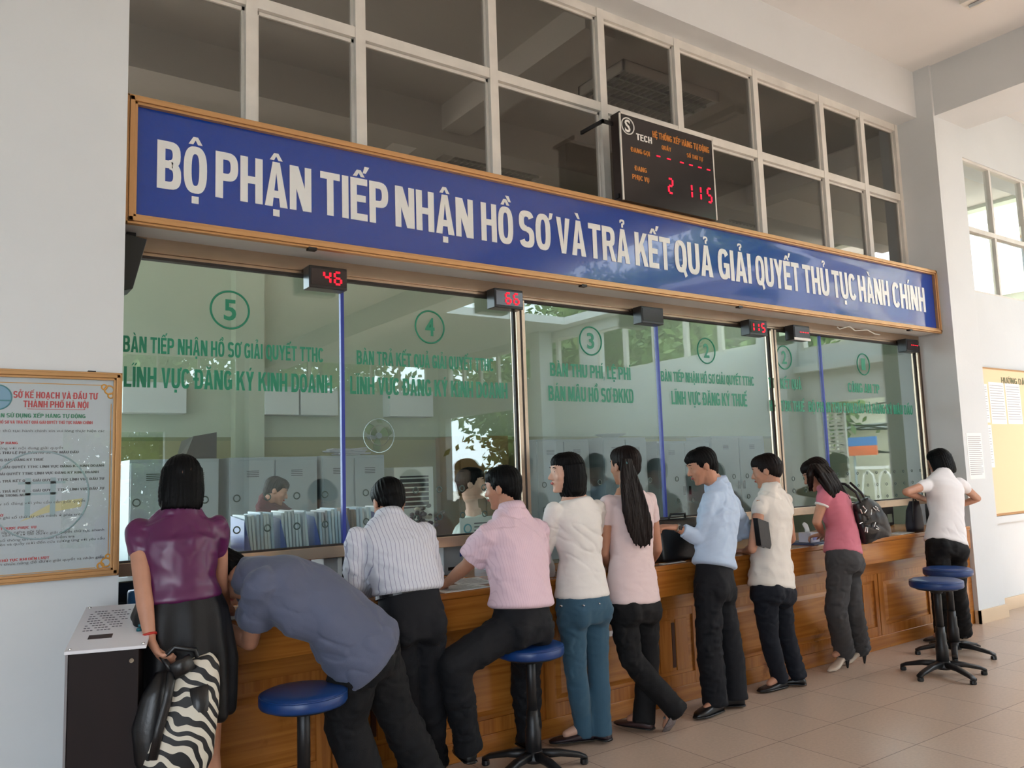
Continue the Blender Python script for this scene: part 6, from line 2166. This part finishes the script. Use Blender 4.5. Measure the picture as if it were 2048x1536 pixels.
# hall ceiling lamp at the top right corner
c = UZ(1922, 2, 5.38)
r_ = empty('fluorescent_lamp', (c.x, c.y, 5.38), 'white strip lamp on the hall ceiling at the top right edge', 'ceiling lamp')
MB().box((c.x-0.03, c.y-1.2, 5.34), (c.x+0.13, c.y+0.0, 5.419)).build('housing', M_fix, r_)
MB().tube([(c.x+0.05, c.y-1.15, 5.325), (c.x+0.05, c.y-0.04, 5.325)], 0.014, 12).build('tube', mat('lamp_tube', (235, 240, 245), 0.3), r_, smooth=True)

# office clerk -------------------------------------------------------------
pel = V3(3.20, 0.98, 0.94)
J = dict(right=V3(-0.75, -0.65, 0), fwd=V3(0.62, -0.78, 0), pel=pel, waist=V3(3.23, 0.95, 1.06), chest=U(950, 1052, 0.85), neck=U(946, 1022, 0.84), head=U(943, 968, 0.82), face=V3(0.80, -0.60, -0.12), head_up=V3(0.0, 0.0, 1),
         elR=V3(3.05, 0.78, 1.03), wrR=V3(3.12, 0.58, 1.05), elL=V3(3.5, 0.85, 1.02), wrL=V3(3.5, 0.62, 1.05), pnL=V3(0, 0, -1), pnR=V3(0, 0, -1))
J['hdR'] = V3(0.2, -1, 0); J['hdL'] = V3(-0.2, -1, 0)
for s_, q in (('R', -1), ('L', 1)):
    J['kn'+s_] = V3(3.24+q*0.08, 0.95, 0.50); J['an'+s_] = V3(3.24+q*0.08, 0.98, 0.085); J['toe'+s_] = V3(0.6, -0.8, 0)
PEOPLE['clerk'] = person('woman clerk in a white v-neck top behind the glass, talking beside the name card', J,
    dict(skin=M_skin2, hairmat=M_hair, hair='up', sw=0.155,
         top=dict(name='blouse', mat=cloth_mat('clerk_white', (214, 224, 218), 0.8), sleeve='short', grow=0.012, hem=0.0, seed=17, amp=0.004, scoop=True),
         bottom=dict(mat=MATS['black_slacks'], w=(0.090, 0.066, 0.062)), shoe='flat'))
W_ = PEOPLE['clerk']
MB().tube([W_.nk+W_.hr*0.05, W_.nk+W_.hr*0.045+V3(0.05, -0.04, -0.05), W_.nk+V3(0.07, -0.08, -0.085), W_.nk-W_.hr*0.045+V3(0.05, -0.03, -0.05), W_.nk-W_.hr*0.05], 0.003, 8).build('necklace', M_gold, W_.ob)
# seated colleague in dark red deeper in the office
pel = V3(2.72, 2.5, 0.62)
J = dict(right=V3(-0.5, -0.86, 0), fwd=V3(0.86, -0.5, 0), pel=pel, waist=V3(2.72, 2.5, 0.80), chest=U(532, 1010, 2.45), neck=U(540, 996, 2.42), head=U(552, 982, 2.38), face=V3(0.8, -0.4, -0.5), head_up=V3(0.4, -0.1, 1),
         elR=V3(2.75, 2.3, 0.95), wrR=V3(2.95, 2.2, 0.85), elL=V3(2.95, 2.6, 0.95), wrL=V3(3.1, 2.35, 0.85), pnL=V3(0, 0, -1), pnR=V3(0, 0, -1),
         knR=V3(2.95, 2.25, 0.55), knL=V3(3.05, 2.45, 0.55), anR=V3(3.0, 2.2, 0.085), anL=V3(3.1, 2.42, 0.085), toeR=V3(0.86, -0.5, 0), toeL=V3(0.86, -0.5, 0))
PEOPLE['red'] = person('person in a dark red top bending forward deep inside the office above the folder racks', J,
    dict(skin=M_skin, hairmat=M_hair, hair='short', head_scale=0.95, sw=0.15,
         top=dict(mat=cloth_mat('dark_red', (92, 44, 50), 0.8), sleeve='short', grow=0.012, hem=-0.05, seed=19, amp=0.004),
         bottom=dict(mat=MATS['black_slacks'], w=(0.090, 0.066, 0.062)), shoe='flat'))
ch = empty('office_chair', (2.70, 2.52, 0), 'dark office chair under the person in dark red', 'chair')
MB().box((2.48, 2.30, 0.46), (2.92, 2.74, 0.52)).build('seat', M_black, ch, bevel=0.02)
MB().lathe((2.70, 2.52, 0), [(0.03, 0.06), (0.03, 0.46)], 16).build('column', M_dkmetal, ch)
for k in range(5):
    a = 2*PI*k/5
    MB().tube([(2.70, 2.52, 0.075), (2.70+0.26*math.cos(a), 2.52+0.26*math.sin(a), 0.025)], [0.022, 0.018], 8).build('base_leg', M_dkmetal, ch)

# ------------------------------------------------------------------ right side: noticeboard and pages
nb2 = empty('notice_board', (10.0, Yb, 0.95), 'orange noticeboard with white pages on the far right wall', 'noticeboard')
x0 = U(1966, 880, Yb).x
MB().box((x0, Yb-0.03, 0.955), (x0+2.6, Yb, 2.43)).build('board', mat('orange_board', (250, 212, 172), 0.7), nb2)
MB().box((x0-0.02, Yb-0.035, 0.935), (x0+2.62, Yb-0.0, 0.957)).box((x0-0.02, Yb-0.035, 2.43), (x0+2.62, Yb, 2.445)).build('rail', M_gold, nb2)
t_ = MB()
block_word(t_, 'HƯỚNG DẪN THỦ TỤC HÀNH CHÍNH', U(1995, 750, Yb).x, U(1995, 750, Yb).x+1.75, 2.29, 2.355, lambda x, z, d: (x, Yb-0.030-d*0.4, z))
t_.build('lettering', mat('olive_print', (110, 112, 80), 0.6), nb2)


def page(px0, px1, py0, py1, y, label, rows=14, name='paper_page'):
    a, b_ = U(px0, py0, y), U(px1, py1, y)
    zt2 = U((px0+px1)/2, py0, y).z; zb2 = U((px0+px1)/2, py1, y).z
    x1_ = U(px1, (py0+py1)/2, y).x; x0_ = U(px0, (py0+py1)/2, y).x
    o = MB().box((x0_, y-0.002, zb2), (x1_, y, zt2)).build(name, mat('page_white', (240, 240, 238), 0.7), origin=((x0_+x1_)/2, y, zb2))
    tag(o, label, 'paper page', 'pages pinned at the right')
    tt = MB()
    for k in range(rows):
        z = zt2-(zt2-zb2)*(0.08+0.86*k/rows)
        tt.box((x0_+0.02, y-0.0026, z-0.004), (x1_-0.02-(0.03 if k % 4 == 3 else 0), y-0.002, z+0.002))
    tt.build('print', mat('print_faint', (170, 170, 176), 0.7), o)


page(1968, 1977, 768, 845, Yb-0.030, 'narrow white page at the left edge of the orange noticeboard')
page(1980, 2010, 765, 848, Yb-0.030, 'white page on the orange noticeboard, second from its left edge')
page(2013, 2042, 768, 848, Yb-0.030, 'white page on the orange noticeboard, third from its left edge')
page(1978, 1986, 850, 935, Yb-0.030, 'narrow white page low on the left edge of the orange noticeboard')
page(1936, 1966, 866, 958, -0.370, 'printed white page taped to the front of the right pillar', 20)

# ------------------------------------------------------------------ outside: ground, street house, trees
struct('ground', MB().box((-60, -70, -0.3), (80, 40, -0.14)), mat('pavement', (172, 168, 160), 0.8, noise_amt=0.15, noise_scale=0.6))


def mir(px, py, X):
    p = UX(px, py, X)
    return V3(p.x, -p.y, p.z)


fac = empty('street_house', (24, -6, -0.14), 'cream street house seen reflected in the rightmost glass pane', 'house')
MB().box((24, -22, -0.14), (30, 8, 9.0)).build('house_wall', mat('cream_facade', (250, 240, 212), 0.8, noise_amt=0.05), fac)
MB().box((23.6, -22, 9.0), (30.4, 8, 9.3)).build('roof_slab', M_wall, fac)
for yy in (-3.0, -6.0, -9.0, -12.0, -15):
    for zz in (3.0, 6.0):
        f = MB().box((23.93, yy-0.5, zz), (24.02, yy+0.5, zz+1.5)).build('window', mat('ochre_frame', (190, 130, 60), 0.5), fac)
        MB().box((23.90, yy-0.42, zz+0.08), (23.94, yy-0.04, zz+1.42)).box((23.90, yy+0.04, zz+0.08), (23.94, yy+0.42, zz+1.42)).build('pane', M_greycab, f)
MB().box((23.8, -22, 2.55), (24, 8, 2.7)).build('ledge', M_wall, fac)
p = mir(1725, 890, 19)
ss = empty('street_sign', (19, p.y, -0.14), 'blue and orange street signboard seen reflected in the rightmost pane', 'sign')
MB().box((18.97, p.y-0.38, p.z-0.02), (19.03, p.y+0.38, p.z+0.20)).build('blue_half', mat('sign_blue', (70, 130, 200), 0.5), ss)
MB().box((18.97, p.y-0.38, p.z-0.26), (19.03, p.y+0.38, p.z-0.02)).build('orange_half', mat('sign_orange', (236, 110, 60), 0.5), ss)
MB().lathe((19.08, p.y-0.3, -0.14), [(0.03, 0), (0.03, p.z+0.14)], 10).build('sign_post', M_greycab, ss)
p = mir(1745, 935, 15.6)
br = empty('arched_gate', (15.6, p.y, -0.14), 'white gate of tube arches seen reflected in the rightmost pane', 'gate')
MB().box((15.57, -5.6, p.z-0.03), (15.63, -3.4, p.z+0.03)).build('top_bar', M_whiteprint, br)
for k in range(6):
    yy = -3.55-k*0.36
    pts = [(15.6, yy-0.14, -0.14), (15.6, yy-0.14, p.z-0.35), (15.6, yy-0.10, p.z-0.15), (15.6, yy, p.z-0.05), (15.6, yy+0.10, p.z-0.15), (15.6, yy+0.14, p.z-0.35), (15.6, yy+0.14, -0.14)]
    MB().tube(pts, 0.018, 10).build('arch', M_whiteprint, br, smooth=True)
# louvred door leaf folded back in the opening
dr = MB().box((XE+0.26, -5.36, 0.05), (XE+0.30, -5.30, 2.6)).box((XE+0.26, -4.98, 0.05), (XE+0.30, -4.92, 2.6)).box((XE+0.26, -5.16, 0.05), (XE+0.30, -5.12, 2.6))
for k in range(34):
    dr.box((XE+0.255, -5.34, 0.1+k*0.074), (XE+0.30, -4.94, 0.135+k*0.074))
struct('door_1', dr, M_whiteprint)
for k, (pa, pb) in enumerate((((1625, 870), (1780, 905)), ((1640, 838), (1780, 850)), ((1640, 828), (1780, 858)))):
    a, b_ = mir(*pa, 20), mir(*pb, 20)
    o = MB().tube([a+V3(0, 4, 0.3), a, lerp(a, b_, 0.5)+V3(0, 0, -0.1), b_, b_+V3(0, -6, 0.3)], 0.02, 6).build('overhead_cable', M_black, origin=tuple(a))
    tag(o, 'black overhead street cable seen reflected in the rightmost pane', 'cable', 'street cables')


def make_tree(loc, h, rad, seed, label, n=9000, src=None):
    random.seed(seed)
    r_ = empty('tree', loc, label, 'tree', 'trees outside the hall')
    L_ = Vector(loc)
    tk_ = MB()
    tk_.tube([L_, L_+V3(0.1, 0, h*0.35), L_+V3(-0.1, 0.1, h*0.6), L_+V3(0.1, 0, h*0.85)], [0.26, 0.2, 0.13, 0.05], 12)
    tk_.build('trunk', M_bark, r_, smooth=True)
    br_ = MB()
    ends = []
    for k in range(9):
        a = random.random()*6.28; s_ = L_+V3(0, 0, h*(0.16+0.075*k))
        e = s_+V3(math.cos(a)*rad*0.75, math.sin(a)*rad*0.75, h*0.16+random.random())
        br_.tube([s_, lerp(s_, e, 0.5)+V3(0, 0, 0.3), e], [0.09, 0.06, 0.02], 8); ends.append(e); ends.append(lerp(s_, e, 0.6))
    br_.build('branches', M_bark, r_, smooth=True)
    lf = MB()
    ends.append(L_+V3(0, 0, h*0.9))
    vs, fs = [], []
    for i in range(n):
        c = random.choice(ends)+V3(random.gauss(0, rad*0.25), random.gauss(0, rad*0.25), random.gauss(0, rad*0.20))
        d1 = V3(random.gauss(0, 1), random.gauss(0, 1), random.gauss(0, 1)).normalized(); d2 = d1.orthogonal().normalized()
        s_ = random.uniform(0.10, 0.24)
        b = len(vs)
        vs += [c-d1*s_, c+d2*s_*0.45, c+d1*s_, c-d2*s_*0.45]; fs.append((b, b+1, b+2, b+3))
    me = bpy.data.meshes.new('leaves'); me.from_pydata([tuple(v-L_) for v in vs], [], fs); me.materials.append(M_leaf)
    o = bpy.data.objects.new('leaves', me); COL.objects.link(o); o.parent = r_; tag(o, kind='stuff')


make_tree((18.6, -11.0, -0.14), 8.0, 2.5, 1, 'leafy tree outside the upper windows, nearest the street opening')
make_tree((19.0, -15.4, -0.14), 8.0, 2.8, 2, 'leafy tree outside the upper windows, second from the street opening')
make_tree((18.5, -20.5, -0.14), 7.0, 3.2, 4, 'leafy tree outside the far corner opening of the hall')
make_tree((2.0, -25.0, -0.14), 7.5, 3.2, 5, 'leafy tree outside the wide opening behind the camera')
make_tree((6.5, -26.5, -0.14), 8.0, 3.4, 6, 'leafy tree behind the hall, right of the wide opening')
make_tree((11.5, -25.5, -0.14), 8.0, 3.4, 8, 'leafy tree behind the hall near its far corner')
o = MB().add([(20.5, -15.0, 0.6), (20.5, -20.5, 0.9), (20.5, -20.5, 2.9), (20.5, -15.0, 2.4), (20.45, -15.0, 0.6), (20.45, -20.5, 0.9), (20.45, -20.5, 2.9), (20.45, -15.0, 2.4)], [(0, 1, 2, 3), (7, 6, 5, 4), (0, 4, 5, 1), (1, 5, 6, 2), (2, 6, 7, 3), (3, 7, 4, 0)]).build('banner', M_paper, origin=(20.5, -17, 0.6))
tag(o, 'long white banner with red lettering on the fence outside the far opening', 'banner')

# hedge added outside the wide opening to keep sunlit ground out of reflections
random.seed(12)
vs, fs = [], []
for i in range(6500):
    c = V3(random.uniform(1.6, 6.6), random.uniform(-23.0, -22.0), random.uniform(-0.1, 2.1)+random.gauss(0, 0.06))
    d1 = V3(random.gauss(0, 1), random.gauss(0, 1), random.gauss(0, 1)).normalized(); d2 = d1.orthogonal().normalized()
    s_ = random.uniform(0.06, 0.13); b = len(vs)
    vs += [c-d1*s_, c+d2*s_*0.6, c+d1*s_, c-d2*s_*0.6]; fs.append((b, b+1, b+2, b+3))
me = bpy.data.meshes.new('hedge'); me.from_pydata([tuple(v-V3(4, -22.5, 0)) for v in vs], [], fs); me.materials.append(M_leaf)
o = bpy.data.objects.new('hedge', me); COL.objects.link(o); o.location = (4, -22.5, 0)
tag(o, 'dense green hedge outside the wide opening behind the camera', 'hedge', kind='stuff')
